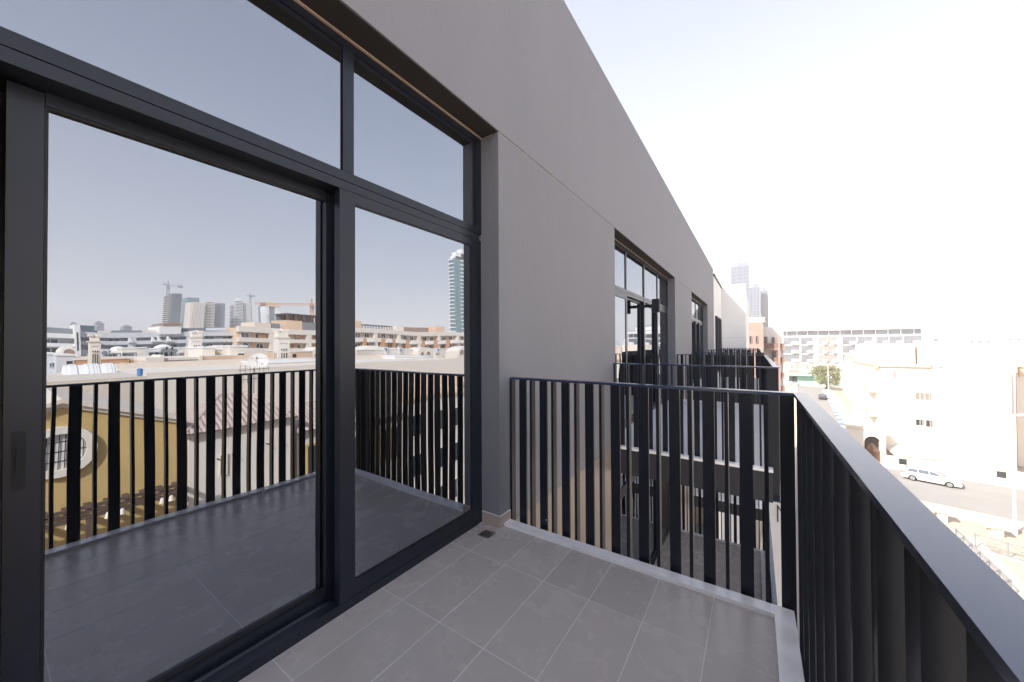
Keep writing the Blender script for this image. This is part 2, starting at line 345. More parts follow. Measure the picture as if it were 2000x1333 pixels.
def door_half(parent, y0, y1, flip, z0=0.0, zt=SOF, dx=0.0):
    """half of a door opening: outer jamb at y1, sliding sash next to y0; flip mirrors it about its own middle"""
    L = y1-y0
    def Y(t): return y1-t if flip else y0+t
    k = L/2.36
    def bx(nm, a, b, za, zb, xa, xb, m=M_FRAME, bev=.0025, par=parent):
        mb = MB(); mb.box(xa, xb, Y(a), Y(b), z0+za, z0+zb); return mb.build(nm, m, par, bev)
    S = L-2.36                                             # extra length goes to the sliding side
    e = lambda t: t+S
    top = zt-z0
    zt0, zt1 = 2.358, 2.462
    # outer frame
    bx('jamb', e(2.318), e(2.36), 0, zt0-.002, -2.14, XF-.006)
    bx('jamb', e(2.285), e(2.359), zt1+.002, top-.009, -2.14, XF)
    bx('jamb_bead', e(2.262), e(2.283), zt1+.002, top-.02, -1.99, XF-.010)
    bx('head', 0, e(2.284), top-.055, top-.009, -2.14, XF-.001)
    bx('head_bead', 0, e(2.26), top-.080, top-.057, -1.99, XF-.010)
    bx('transom', 0, e(2.359), 2.409, zt1, -2.14, XF)
    bx('transom', 0, e(2.317), zt0, 2.405, -2.14, XF-.001)
    bx('mullion', e(1.130), e(1.196), zt1+.002, top-.057, -2.12, XF)
    bx('mullion_gasket', e(1.122), e(1.128), zt1+.003, top-.081, -1.93, XF-.014, M_GASKET, 0)
    bx('sill_track', 0, e(2.317), 0.0, .054, -2.0, XF)
    bx('sill_track', 0, e(1.10), 0.0, .046, -2.14, -2.002)
    bx('track_groove', 0, e(1.10), .055, .058, -1.985, -1.965, M_STEEL, 0)
    # upper panes
    bx('upper_pane', 0, e(1.121), zt1+.001, top-.081, XF-.020, XF-.013, M_GLASS, 0)
    bx('upper_pane', e(1.198), e(2.262), zt1+.001, top-.081, XF-.020, XF-.013, M_GLASS, 0)
    # fixed sash, flush with the frame
    fs = bx('fixed_sash', e(1.112), e(1.205), .056, 2.356, -1.955, XF-.002)
    bx('sash_stile', e(2.232), e(2.316), .056, 2.356, -1.955, XF-.002, par=fs)
    bx('sash_rail', e(1.206), e(2.231), 2.294, 2.356, -1.955, XF-.003, par=fs)
    bx('sash_rail', e(1.206), e(2.231), .056, .142, -1.955, XF-.003, par=fs)
    for a, b, c, d in ((e(1.206), e(2.231), 2.284, 2.293), (e(1.206), e(2.231), .143, .151), (e(2.222), e(2.231), .152, 2.283)):
        bx('gasket', a, b, c, d, -1.94, XF-.006, M_GASKET, 0, par=fs)
    bx('pane', e(1.207), e(2.230), .145, 2.292, XF-.018, XF-.010, M_GLASS, 0, par=fs)
    # sliding sash on the inner track
    ss = bx('sliding_sash', .042, .118, .05, 2.352, -2.085+dx, -2.012+dx)
    bx('sash_stile', e(1.095), e(1.150), .05, 2.352, -2.085+dx, -2.012+dx, par=ss)
    bx('sash_rail', .120, e(1.093), 2.312, 2.368, -2.085+dx, -2.013+dx, par=ss)
    bx('sash_rail', .120, e(1.093), .05, .106, -2.085+dx, -2.013+dx, par=ss)
    for a, b, c, d in ((.119, e(1.094), 2.302, 2.311), (.119, e(1.094), .107, .115), (.119, .127, .116, 2.301)):
        bx('gasket', a, b, c, d, -2.06+dx, -2.016+dx, M_GASKET, 0, par=ss)
    bx('pane', .121, e(1.094), .109, 2.309, -2.038+dx, -2.030+dx, M_GLASS, 0, par=ss)
    bx('interlock', e(1.152), e(1.166), .05, 2.352, -2.06+dx, -1.975+dx, M_GASKET, 0, par=ss)
    # pull handle recessed in the stile
    mb = MB(); yy = Y(.072); mb.box(-2.0118+dx, -2.0085+dx, yy-.014, yy+.014, z0+1.01, z0+1.20); hd = mb.build('handle', M_BLACK, ss, .001)
    mb = MB(); mb.box(-2.008+dx, -2.0015+dx, yy-.005, yy+.005, z0+1.07, z0+1.15); mb.build('handle_lever', M_BLACK, hd, .001)
    return ss
def door_set(y0, y1, z0, zt):
    d = MB(); yc = (y0+y1)/2
    d.box(-2.14, XF+.004, yc-.035, yc+.035, z0, zt-.009)
    o = d.build('balcony_door', M_FRAME, bld, .003)
    door_half(o, yc+.036, y1, False, z0, zt, .062)
    door_half(o, y0, yc-.036, True, z0, zt, .062)
    return o
# our own opening: the half in view, and the half beside it
dr = MB(); dr.box(-2.14, XF-.005, -.06, -.001, 0, SOF-.009); dmain = dr.build('balcony_door', M_FRAME, bld, .003)
door_half(dmain, 0.0, 2.36, False)
door_half(dmain, -2.50, -.061, True)
door_set(5.30, 10.22, 0, SOF); door_set(13.23, 18.15, 0, SOF)
door_set(5.30, 10.22, LOW, -.62)
door_set(13.23, 18.15, LOW, -.62)
for y0, y1 in OP[1:]: one('spandrel', M_SLAB, -2.35, XF-.02, y0, y1, -.61, -.13)

# balcony slabs, kerbs and floor tiles
TILE_CACHE = {}
def tile_mesh(a, b, m):
    key = (round(a, 3), round(b, 3), m.name)
    if key not in TILE_CACHE:
        mb = MB(); mb.box(-a/2, a/2, -b/2, b/2, -.012, 0); TILE_CACHE[key] = mesh_of(mb, 'tile', m, .0012)
    return TILE_CACHE[key]
def balcony(ya, yb, z, xi=XW, nm='balcony_slab'):
    """slab between its two end kerbs (outer faces ya, yb); inner floor edge at the glazing"""
    mb = MB(); mb.box(XW+.001, .160, ya+.005, yb-.005, z-.36, z-.014)
    for y0, y1 in OP:
        if y0 > ya-1 and y1 < yb+1: mb.box(-2.05, XW+.0009, y0+.001, y1-.001, z-.36, z-.014)
    s = mb.build(nm, M_SLAB, bld)
    k = MB(); k.box(.075, .165, ya, yb, z-.013, z+.022)
    k.box(XW+.002, .0745, yb-.085, yb, z-.013, z+.022); k.box(XW+.002, .0745, ya, ya+.085, z-.013, z+.022)
    k.build('kerb', M_MARBLE, s, .004)
    gr = MB(); gr.box(XW, .0747, ya+.0853, yb-.0853, z-.0135, z-.0009)
    for y0, y1 in OP:
        if y0 > ya-1 and y1 < yb+1: gr.box(-2.0, XW-.0005, y0+.001, y1-.001, z-.0135, z-.0009)
    gr.build('grout_bed', M_GROUT, s)
    return s
def tiles(s, ya, yb, z, yoff, m=None):
    m = m or M_TILE
    gap = .0042
    xs = [-1.7106+.3*k for k in range(0, 6)]+[.075]; xs = [-1.899]+xs
    ys = sorted([y for y in (yoff+.6*k for k in range(-30, 60)) if ya+.12 < y < yb-.12]+[ya+.0855, yb-.0855])
    for i in range(len(xs)-1):
        for j in range(len(ys)-1):
            x0, x1, y0, y1 = xs[i], xs[i+1], ys[j], ys[j+1]
            if i == 0:
                op = [o for o in OP if o[0] > ya-1 and o[1] < yb+1][0]
                y0, y1 = max(y0, op[0]+.002), min(y1, op[1]-.004)
                if y1-y0 < .03: continue
            t = inst('tile', tile_mesh(x1-x0-gap, y1-y0-gap, m), s, ((x0+x1)/2, (y0+y1)/2, z+random.uniform(-.0004, .0004)))
            t.location -= wloc(s)
DY = 7.93
s1 = balcony(-2.55, 2.49, 0); tiles(s1, -2.55, 2.49, 0, 1.3796)
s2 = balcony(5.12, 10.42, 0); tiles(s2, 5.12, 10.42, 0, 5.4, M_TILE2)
s3 = balcony(13.05, 18.35, 0)
s4 = balcony(5.12, 10.42, LOW, nm='lower_balcony_slab'); tiles(s4, 5.12, 10.42, LOW, 5.4)
s5 = balcony(13.05, 18.35, LOW, nm='lower_balcony_slab')
s6 = balcony(-2.55, 2.49, LOW, nm='lower_balcony_slab')
# skirting at the pier and the floor drain
mb = MB(); mb.box(XF+.002, XW+.011, 2.350, 2.3597, .001, .092); mb.box(XW+.0005, XW+.011, 2.3599, 2.500, .001, .092); mb.build('skirting', M_SKIRT, bld, .0015)
mb = MB(); mb.box(XF+.002, XW+.009, 2.352, 2.359, .0925, .0965); mb.box(XW+.0005, XW+.009, 2.359, 2.500, .0925, .0965); mb.build('skirting_sealant', M_GROUT, bld)
mb = MB(); cx, cy = -1.748, 2.226
for t in (-.044, .044):
    mb.box(cx+t-.006, cx+t+.006, cy-.05, cy+.05, .0005, .0035); mb.box(cx-.038, cx+.038, cy+t-.006, cy+t+.006, .0005, .0035)
for k in range(-2, 3): mb.box(cx+k*.013-.003, cx+k*.013+.003, cy-.038, cy+.038, .0005, .003)
dn = mb.build('floor_drain', M_STEEL, bld)
mb = MB(); mb.box(cx-.037, cx+.037, cy-.037, cy+.037, .0001, .0006); mb.build('drain_well', M_BLACK, dn)

# ------------------------------------------------------------------ railings: a U of flat bars, wide and narrow by turns
wide_me = None
def bar_mesh(wd, dp, z0, z1, nm):
    mb = MB(); mb.box(-wd/2, wd/2, -dp/2, dp/2, z0, z1); return mesh_of(mb, nm, M_BAR, .0015)
ZT = 1.187
WIDE_X = bar_mesh(.066, .016, -.36, ZT, 'bar'); NARROW_X = bar_mesh(.020, .057, -.36, ZT, 'bar')
def railing(ya, yb, z, label):
    """ya / yb: outer faces of the two end runs"""
    t = thing('balcony_railing', label, 'railing', (0, (ya+yb)/2, z), 'black balcony railings of the grey building')
    yc = (ya+yb)/2
    mb = MB(); L = [(-1.72, yb-.06), (.176, yb-.06), (.176, ya+.06), (-1.72, ya+.06), (-1.72, ya), (.236, ya), (.236, yb), (-1.72, yb)]
    mb.prism([Vector((x, y-yc, 1.188)) for x, y in L], (0, 0, .017)); mb.build('top_rail', M_RAIL, t, .002, rel=False)
    mb = MB(); L = [(-1.72, yb-.065), (.172, yb-.065), (.172, ya+.065), (-1.72, ya+.065), (-1.72, ya+.002), (.234, ya+.002), (.234, yb-.002), (-1.72, yb-.002)]
    mb.prism([Vector((x, y-yc, -.372)) for x, y in L], (0, 0, .011)); mb.build('bottom_rail', M_RAIL, t, .0015, rel=False)
    for ye, sg in ((yb-.035, 1), (ya+.035, -1)):
        for k in range(10): inst('bar', WIDE_X, t, (-1.604+.1945*k, ye-yc, 0))
        for k in range(10): inst('bar', NARROW_X, t, (-1.708+.1953*k if k else -1.709, ye-yc, 0))
    y = yb-.105; k = 0
    while y > ya+.10:
        if k % 2 == 0: inst('bar', WIDE_X, t, (.206, y-yc, 0), R(90))
        else: inst('bar', NARROW_X, t, (.206, y-yc, 0), R(90))
        y -= .1035; k += 1
    return t
ra = railing(-2.63, 2.57, 0, 'black slatted railing around the nearest balcony, its pale rail running off the right edge')
for y0, y1, z, lab in ((5.20, 10.50, 0, 'black slatted railing of the second balcony, just behind the nearest railing'),
                       (13.13, 18.43, 0, 'black slatted railing of the third balcony, seen over the second railing'),
                       (21.06, 26.36, 0, 'farthest black slatted railing, in front of the white wall'),
                       (5.20, 10.50, LOW, 'black slatted railing one storey down, under the second balcony')):
    railing(y0, y1, z, lab)
# small screw cap light on the second bar
mb = MB(); mb.tube([(-1.385, 2.524, .085), (-1.385, 2.529, .085)], .006, n=10); mb.build('bar_screw', M_STEEL, ra)

# wall lights
lz = pX(1272, 594, -1.67).z
wl = thing('wall_light', 'black box wall light on the post in the middle of the second balcony door', 'wall light', (-1.70, 7.76, lz))
mb = MB(); mb.box(-1.735, -1.60, 7.70, 7.83, lz-.135, lz+.135); mb.build('lamp_body', M_BLACK, wl, .006)
mb = MB(); mb.box(-1.895, -1.736, 7.745, 7.785, lz-.03, lz+.03); mb.build('bracket', M_BLACK, wl)
for x, w_ in ((-1.58, 'nearest the wall'), (-1.18, 'second from the wall'), (-.59, 'third from the wall'), (.016, 'nearest the corner')):
    t = thing('box_light', f'small black box on the second balcony slab edge, {w_}', 'box light', (x, 5.18, -.26))
    mb = MB(); mb.box(x-.045, x+.045, 5.165, 5.199, -.335, -.19); mb.build('housing', M_BLACK, t, .004)
    mb = MB(); mb.box(x-.03, x+.03, 5.160, 5.1645, -.345, -.336); mb.build('lens', M_GREYST, t)

# ------------------------------------------------------------------ the air: an even milky haze
mb = MB(); mb.box(-3020, 3020, -3020, 3020, STREET-1, 205); hb = mb.build('haze', M_WALL, None, kind='stuff'); hb.data.materials.clear()
hm = bpy.data.materials.new('haze_air'); hm.use_nodes = True; hn = hm.node_tree.nodes; hn.clear()
pv = hn.new('ShaderNodeVolumePrincipled'); pv.inputs['Color'].default_value = (0.975, 0.98, 0.99, 1); pv.inputs['Density'].default_value = 0.0006; pv.inputs['Anisotropy'].default_value = 0.0
ho = hn.new('ShaderNodeOutputMaterial'); hm.node_tree.links.new(pv.outputs[0], ho.inputs['Volume']); hb.data.materials.append(hm); hb.display_type = 'WIRE'

# ================================================================== THE REST OF THE STREET, SEEN DIRECTLY
# white neighbour in line with our facade, and its taller white block
wn = thing('white_building', 'white building joined to the end of the grey facade, a diagonal shadow across it', 'building', (-6, 26, STREET))
mb = MB(); mb.box(-12, XW, 21.22, 26.58, STREET, 5.0); mb.build('wall', M_WHITE, wn, .01)
mb = MB(); mb.box(-12, XW+.05, 21.21, 26.57, 5.002, 5.12); mb.build('coping', M_SLAB, wn)
mb = MB(); mb.box(-12, -.43, 26.6, 41, STREET, 5.22); mb.build('block', M_WHITE, wn, .01)
mb = MB(); mb.box(-1.7, -.42, 26.585, 26.5985, 1.83, 1.86); mb.build('joint', M_WHITE2, wn)
fe = Fr(XW, 0, R(90), True)
for u0 in (21.9, 23.0, 24.1): window(wn, fe, u0, u0+.8, -.0, 2.9, M_WIN, M_FRAME, fw=.06, bars=0)
# brown clad building farther along, with brown balcony bands on a white wing
bb = thing('brown_building', 'brown clad building with white wing and brown balcony bands, past the white block', 'building', (1, 52, STREET))
f5 = FY(50.0); x0, x1 = pY(1461, 650, 50).x, pY(1491, 650, 50).x; zt = pY(1475, 630, 50).z; zt2 = pY(1475, 620, 50).z
mb = MB(); mb.box(x0, x1, 50, 62, STREET, zt); mb.build('wall', M_BROWNW, bb, .02)
mb = MB(); mb.box(x0-.25, x1+.15, 50.4, 62, zt+.003, zt2); mb.build('roof_parapet', M_PEACH, bb)
for px in (1461, 1481):
    a = pY(px, 618, 50.2); mb = MB(); mb.box(a.x, a.x+.3, 50.5, 50.8, zt2-.5, zt2+.35); mb.build('roof_vent', M_GREYST, bb)
for px in (1464, 1476): 
    a, b = pY(px, 657, 50), pY(px+3.5, 670, 50); window(bb, f5, a.x, b.x, b.z, a.z, M_WIN, M_BROWNW, fw=.05, bars=0)
xw0, xw1 = x1+.02, pY(1530, 680, 53).x; ztw = pY(1510, 639, 53).z
mb = MB(); mb.box(xw0, xw1, 53, 64, STREET, ztw); mb.build('wing', M_WHITE, bb, .02)
f53 = FY(53.0)
for pa, pb, ya, yb in ((1493, 1498, 659, 671), (1508.5, 1512, 660, 671), (1509, 1515, 688, 703)):
    a, b = pY(pa, ya, 53), pY(pb, yb, 53); window(bb, f53, a.x, b.x, b.z, a.z, M_WIN, M_BROWNW, fw=.06, bars=0)
for ya, yb in ((671, 684), (698, 711), (727, 740), (753, 766)):
    a, b = pY(1493, ya, 51.6), pY(1533, yb, 51.6)
    o = MB(); o.box(xw0+.02, b.x, 51.6, 52.98, b.z, b.z+.18); bo = o.build('balcony', M_BROWNW, bb)
    n = 26
    for k in range(n):
        xx = xw0+.06+(b.x-xw0-.1)*k/(n-1); mb = MB(); mb.box(xx-.05, xx+.05, 51.6, 51.66, b.z+.182, a.z); mb.build('slat', M_BROWNW, bo)
a = pY(1519, 655, 51.5); mb = MB(); mb.box(a.x, a.x+.22, 51.35, 51.58, STREET, a.z); mb.build('post', M_BROWNW, bb)
# pale towers far off
for i, (pa, pb, pt, Y, lab) in enumerate(((1428, 1463, 522, 420, 'tallest pale glass tower, stepped top, hazy above the white wall'), (1463.5, 1484, 562, 410, 'middle pale tower of three, hazy behind the brown building'), (1486, 1499, 569, 430, 'narrow pale tower, rightmost of the hazy three'))):
    a, b = pY(pa, pt, Y), pY(pb, pt, Y)
    t = thing('glass_tower', lab, 'tower', ((a.x+b.x)/2, Y, STREET))
    mb = MB(); mb.box(a.x, b.x, Y, Y+14, STREET, a.z); mb.build('core', M_FARGLASS, t)
    nf = 26
    for k in range(nf):
        z = STREET+(a.z-STREET)*(k+1)/nf; mb = MB(); mb.box(a.x-.2, b.x+.2, Y-.4, Y+14, z-.9, z); mb.build('floor_band', M_FARBAND, t)
    for k in range(4):
        x = a.x+(b.x-a.x)*k/3; mb = MB(); mb.box(x-.5, x+.5, Y-.7, Y+.5, STREET, a.z+1); mb.build('pier', M_FARBAND, t)
    mb = MB(); mb.box(a.x+(b.x-a.x)*.35, b.x-1, Y+2, Y+10, a.z, a.z+4); mb.build('crown', M_FARBAND, t)
# white apartment block closing the street
ab = thing('white_apartment_block', 'long white apartment block with grey glazed bays and green shop front, closing the street', 'building', (28, 180, STREET))
Y = 176.0; fa = FY(Y); xa, xb = 8.6, 48.5
zt = pY(1600, 653.5, Y).z; fl = [pY(1580, p, Y).z for p in (656.5, 674, 691, 708.5)]
mb = MB(); mb.box(xa, xb, Y, Y+26, STREET, fl[0]); mb.build('wall', M_WHITE, ab)
zs = pY(1600, 640, Y+3).z
mb = MB(); mb.box(xa+1, xb-1.5, Y+3, Y+24, fl[0], zs-1.2); mb.build('setback_storey', M_WINP, ab)
mb = MB(); mb.box(xa-2, xb-1, Y+1.2, Y+26, zs-1.199, zs); mb.build('roof_slab', M_WHITE, ab)
zr = pY(1700, 626, Y+8).z
mb = MB(); mb.box(pY(1597, 630, Y+8).x, pY(1775, 630, Y+8).x, Y+8, Y+20, zs, zr); mb.build('penthouse', M_WHITE, ab)
mb = MB(); mb.box(pY(1640, 620, Y+9).x, pY(1700, 620, Y+9).x, Y+9, Y+18, zr, zr+2.2); mb.build('roof_plant', M_WHITE, ab)
for k in range(12):
    x = xa+2+k*3.15; mb = MB(); mb.box(x, x+.14, Y+2.85, Y+2.99, fl[0], zs-1.2); mb.build('post', M_WHITE, ab)
bays = [(1530, 1561, 0), (1565, 1587.5, 0), (1599, 1615, 1), (1617, 1634, 1), (1646, 1672, 0), (1675, 1703, 0), (1713, 1735, 0), (1738, 1762, 0), (1766, 1800, 0)]
for pa, pb, kind in bays:
    for i in range(3):
        zz0, zz1 = fl[i+1]+.35, fl[i]-.45
        if i == 0: zz1 = fl[0]-.6
        u0, u1 = pY(pa, 680, Y).x, pY(pb, 680, Y).x
        o = window(ab, fa, u0, u1, zz0-.2, zz1+.1, M_BLINDP if kind else M_WINP, M_GREYST if not kind else M_BROWNW, fw=.06, bars=5, name='window')
        mb = MB(); fa.box(mb, u0+(u1-u0)*.5, u1-.1, zz0-.1, zz0+.9, .12, 1.0); mb.build('balcony_parapet', M_WHITE, o).parent = o
    if kind:
        u0, u1 = pY(pa, 720, Y).x, pY(pb, 720, Y).x
        window(ab, fa, u0, u1, pY(1610, 725.5, Y).z, pY(1610, 713, Y).z, M_BROWNW, M_WHITE, fw=.1, bars=5)
for pa, pb in ((1544, 1550), (1554.5, 1560.5), (1566, 1568), (1574, 1580), (1585, 1588)):
    window(ab, fa, pY(pa, 715, Y).x, pY(pb, 715, Y).x, pY(1550, 721, Y).z, pY(1550, 711, Y).z, M_BROWNW, M_WHITE, fw=.1, bars=0)
a, b = pY(1540, 729, Y-1.5), pY(1590, 735, Y-1.5)
mb = MB(); mb.prism([(a.x, Y-2.4, b.z), (a.x, Y-.02, b.z), (a.x, Y-.02, a.z)], (b.x-a.x, 0, 0)); mb.build('awning', M_GREEN, ab)
mb = MB(); mb.box(a.x, b.x, Y-.12, Y-.005, a.z+.05, a.z+1.3); mb.build('fascia_sign', M_BROWNW, ab)
mb = MB(); mb.box(a.x+3.2, a.x+7.6, Y-.2, Y-.125, a.z+.4, a.z+.95); mb.build('sign_panel', M_WHITE, ab)
mb = MB(); mb.box(a.x, b.x, Y-.06, Y-.006, STREET+.13, b.z-.02); mb.build('shop_wall', M_GREEN, ab)
for px in (1546, 1552): 
    c = pY(px, 742, Y); window(ab, fa, c.x-.7, c.x+.7, c.z-1.0, c.z+1.2, M_WIN, M_BLACK, fw=.08, bars=0).location.y -= .07

# cream apartment building over the crossing: its gable end and its long balconied side
ca = thing('cream_apartment_building', 'large sunlit cream apartment building with paired windows across the crossing', 'building', (20, 75, STREET))
YE = 70.0; XE = 14.5; fE = FY(YE)
zc = pY(1721, 716, YE).z; zb = pY(1820, 674.5, 74).z; xr = pY(1982, 700, YE).x; xm = pY(1816, 700, YE).x
mb = MB(); mb.box(XE, xm, YE, YE+18, STREET, zc); mb.build('wall', M_CREAM, ca, .03)
mb = MB(); mb.box(xm+.01, xr, YE-.02, YE+18, STREET, pY(1900, 673, YE).z); mb.build('stair_block', M_CREAM, ca, .03)
mb = MB(); mb.box(XE-.25, xm-.02, YE-.3, YE+18, zc+.002, zc+.25); mb.build('cornice', M_PEACH, ca)
mb = MB(); mb.box(XE+1.0, xm-.3, YE+4, YE+18, zc+.252, pY(1760, 672, 74).z); mb.build('upper_block', M_CREAM, ca, .03)
mb = MB(); mb.box(pY(1694, 680, 78).x, XE+1.0, YE+8, YE+16, zc+.252, pY(1700, 674, 78).z); mb.build('roof_block', M_CREAM, ca, .03)
for pa, pb, ya, yb, mw in ((1788, 1805, 767, 782, M_BLIND), (1806.5, 1824, 768, 783, M_BLIND), (1788.5, 1805, 819, 832, M_WIN), (1808, 1825, 820.5, 835, M_WIN), (1745, 1750, 727, 740, M_BROWNW)):
    a, b = pY(pa, ya, YE), pY(pb, yb, YE); window(ca, fE, a.x, b.x, b.z, a.z, mw, M_WHITE, fw=.05, bars=1 if pb-pa > 10 else 0)
    if mw is M_WIN:
        mb = MB(); mb.box(a.x+(b.x-a.x)*.72, b.x, YE-.05, YE-.036, b.z, a.z); mb.build('curtain', M_BLIND, ca)
fS = FY(YE-.02)
a, b = pY(1940, 889, YE-.02), pY(1958, 921, YE-.02); window(ca, fS, a.x, b.x, b.z, a.z, M_WIN, M_CREAM2, fw=.06, bars=0)
for (pa, ya) in ((1815, 712), (1834, 715)):
    a = pY(pa, ya, YE); mb = MB(); mb.tube([(a.x, YE-.35, a.z), (a.x, YE-.02, a.z)], .16, n=10); mb.build('rain_spout', M_CREAM2, ca)
# the long side, receding along the street
fl_ = Fr(XE, YE+.5, R(90-6.5)); LS = 92
mb = MB(); mb.prism([fl_.p(0, STREET, -.05), fl_.p(LS, STREET, -.05), fl_.p(LS, zc-.3, -.05), fl_.p(0, zc-.3, -.05)], fl_.n*-11); mb.build('side_wing', M_CREAM, ca)
mb = MB(); fl_.box(mb, 0, LS, zc-.298, zc, -11, .45); mb.build('side_eaves', M_PEACH, ca)
for k in range(15):
    u = 2.2+k*6.1
    for z0 in (zc-3.6, zc-7.1, zc-10.3):
        o = window(ca, fl_, u, u+1.3, z0+.1, z0+2.3, M_WIN if (k+int(-z0)) % 3 else M_BROWNW, M_CREAM2, arch=True, fw=.12, bars=1)
        mb = MB(); fl_.box(mb, u-.7, u+2.9, z0-.25, z0+.85, .1, 1.15); q = mb.build('balcony', M_CREAM2 if k % 2 else M_PEACH, ca); q.parent = o; 
# low arched forecourt wall with a dark gateway
fw_ = thing('gateway_wall', 'cream wall with a dark arched gateway at the corner of the cream building', 'wall', (14, 69.5, STREET))
YG = 67.5; fg = FY(YG); a, b = pY(1688, 851, YG), pY(1721, 905, YG)
ux0, ux1, zg = a.x, b.x, a.z
x_l, x_r = pY(1655, 850, YG).x, pY(1730, 850, YG).x; ztop = pY(1680, 838, YG).z
mb = MB(); seg = 10; uc = (ux0+ux1)/2; rr = (ux1-ux0)/2; zsp = zg-rr
arch = [(ux1, STREET), (ux1, zsp)]+[(uc+rr*math.cos(math.pi*k/seg), zsp+rr*math.sin(math.pi*k/seg)) for k in range(1, seg)]+[(ux0, zsp), (ux0, STREET)]
poly = [(x_l, STREET), (x_l, ztop), (x_r, ztop), (x_r, STREET)]+arch
mb.prism([(x, YG, z) for x, z in poly], (0, 1.0, 0)); mb.build('wall', M_CREAM, fw_)
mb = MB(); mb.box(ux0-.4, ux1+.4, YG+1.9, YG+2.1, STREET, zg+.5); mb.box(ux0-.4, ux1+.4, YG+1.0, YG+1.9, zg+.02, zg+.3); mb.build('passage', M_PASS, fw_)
mb = MB(); mb.box(x_l-.15, x_r+.1, YG-.15, YG+1.1, ztop+.002, ztop+.3); mb.build('coping', M_CREAM2, fw_)
gz = pY(1700, 873, YG).z; gt = MB()
for k in range(9): 
    x = ux0+.15+(ux1-ux0-.3)*k/8; gt.box(x-.05, x+.05, YG+.3, YG+.38, STREET+.05, gz-.5+.9*math.sin(math.pi*k/8))
gt.box(ux0+.05, ux1-.05, YG+.29, YG+.39, STREET+.2, STREET+.32); gt.box(ux0+.05, ux1-.05, YG+.29, YG+.39, gz-.7, gz-.58)
gt.build('gate_leaf', M_RUST, fw_)
# car port behind the compound wall
cp = thing('car_shade', 'white fabric car shade with a low ridge, behind the white parked car', 'canopy', (17, 67, STREET))
YC = 66.5; p0, p1, p2, p3 = pY(1747, 884, YC), pY(1838, 903, YC), pY(1776, 868, YC+2.2), pY(1812, 872, YC+2.2)
mb = MB(); zl = pY(1790, 893, YC).z
b4 = [(p0.x, YC, zl), (p1.x, YC, zl), (p1.x, YC+4, zl), (p0.x, YC+4, zl)]; t4 = [(p2.x, YC+1.6, p2.z), (p3.x, YC+1.6, p2.z), (p3.x, YC+2.6, p2.z), (p2.x, YC+2.6, p2.z)]
vb = [mb.bm.verts.new(p) for p in b4]; vt = [mb.bm.verts.new(p) for p in t4]; vl = [mb.bm.verts.new((p[0], p[1], p[2]-.12)) for p in b4]
for i in range(4): j = (i+1) % 4; mb.bm.faces.new((vb[i], vb[j], vt[j], vt[i])); mb.bm.faces.new((vl[i], vl[j], vb[j], vb[i]))
mb.bm.faces.new(vt); mb.bm.faces.new(vl[::-1]); mb.build('fabric_roof', M_FABRIC, cp)
for x in (p0.x+.15, (p0.x+p1.x)/2, p1.x-.15):
    for y in (YC+.1, YC+3.9):
        mb = MB(); mb.tube([(x, y, STREET), (x, y, zl-.1)], .07, n=8); mb.build('post', M_WHITE, cp)
# compound wall under it
cw = thing('compound_wall', 'low cream compound wall along the side road behind the white parked car', 'wall', (20, 66, STREET))
zcw = pY(1790, 899, YC-.6).z; e0, e1 = pY(1722, 900, YC-.6), pY(1990, 930, YC-.6)
fwl = Fr(e0.x, YC-.6, R(-3), True); Lw = 14.5
mb = MB(); fwl.box(mb, 0, Lw, STREET, zcw, -.3, 0); mb.build('wall', M_CREAM, cw, .01)
mb = MB(); fwl.box(mb, -.05, Lw, zcw+.002, zcw+.12, -.38, .08); mb.build('coping', M_CREAM2, cw)
for u in (1.55, 9.3):
    mb = MB(); fwl.box(mb, u, u+.7, zcw-.75, zcw-.06, .002, .012); mb.build('wall_opening', M_WIN, cw)
# tile roofed house behind the right edge
th = thing('porch_house', 'house with pale peach porch roof at the far right edge', 'house', (30, 72, STREET))
a = pY(1984, 693, 76); mb = MB(); mb.box(a.x, a.x+14, 76, 88, STREET, pY(1984, 735, 76).z); mb.build('wall', M_CREAM, th)
zz = pY(1984, 706, 76).z; mb = MB(); mb.prism([(a.x-.3, 75, zz-.4), (a.x-.3, 75, zz-.7), (a.x-.3, 82, zz+1.6), (a.x-.3, 82, zz+1.9)], (15, 0, 0)); mb.build('roof', M_PEACH, th)
for k in range(4):
    mb = MB(); mb.box(a.x+k*1.6, a.x+k*1.6+.35, 75.3, 75.7, pY(1984, 735, 76).z, zz-.35); mb.build('porch_post', M_PEACH, th)
# far low roofs on the horizon
for i, (pa, pb, py, Yd, lab) in enumerate(((1818, 1845, 657, 330, 'low pinkish block on the horizon just right of the white apartment block'), (1890, 1945, 662, 420, 'long low white block on the horizon above the cream building'), (1950, 2040, 658, 460, 'low white block on the horizon at the right edge'))):
    a, b = pY(pa, py, Yd), pY(pb, py, Yd); t = thing('distant_building', lab, 'building', ((a.x+b.x)/2, Yd, STREET))
    mb = MB(); mb.box(a.x, b.x, Yd, Yd+20, STREET, a.z); mb.build('wall', M_WHITE2, t)
    ff = FY(Yd); n = int((b.x-a.x)/4)
    for k in range(n): window(t, ff, a.x+1+k*4, a.x+3+k*4, a.z-3.4, a.z-1.6, M_WINB, M_WHITE2, fw=.15, bars=0)
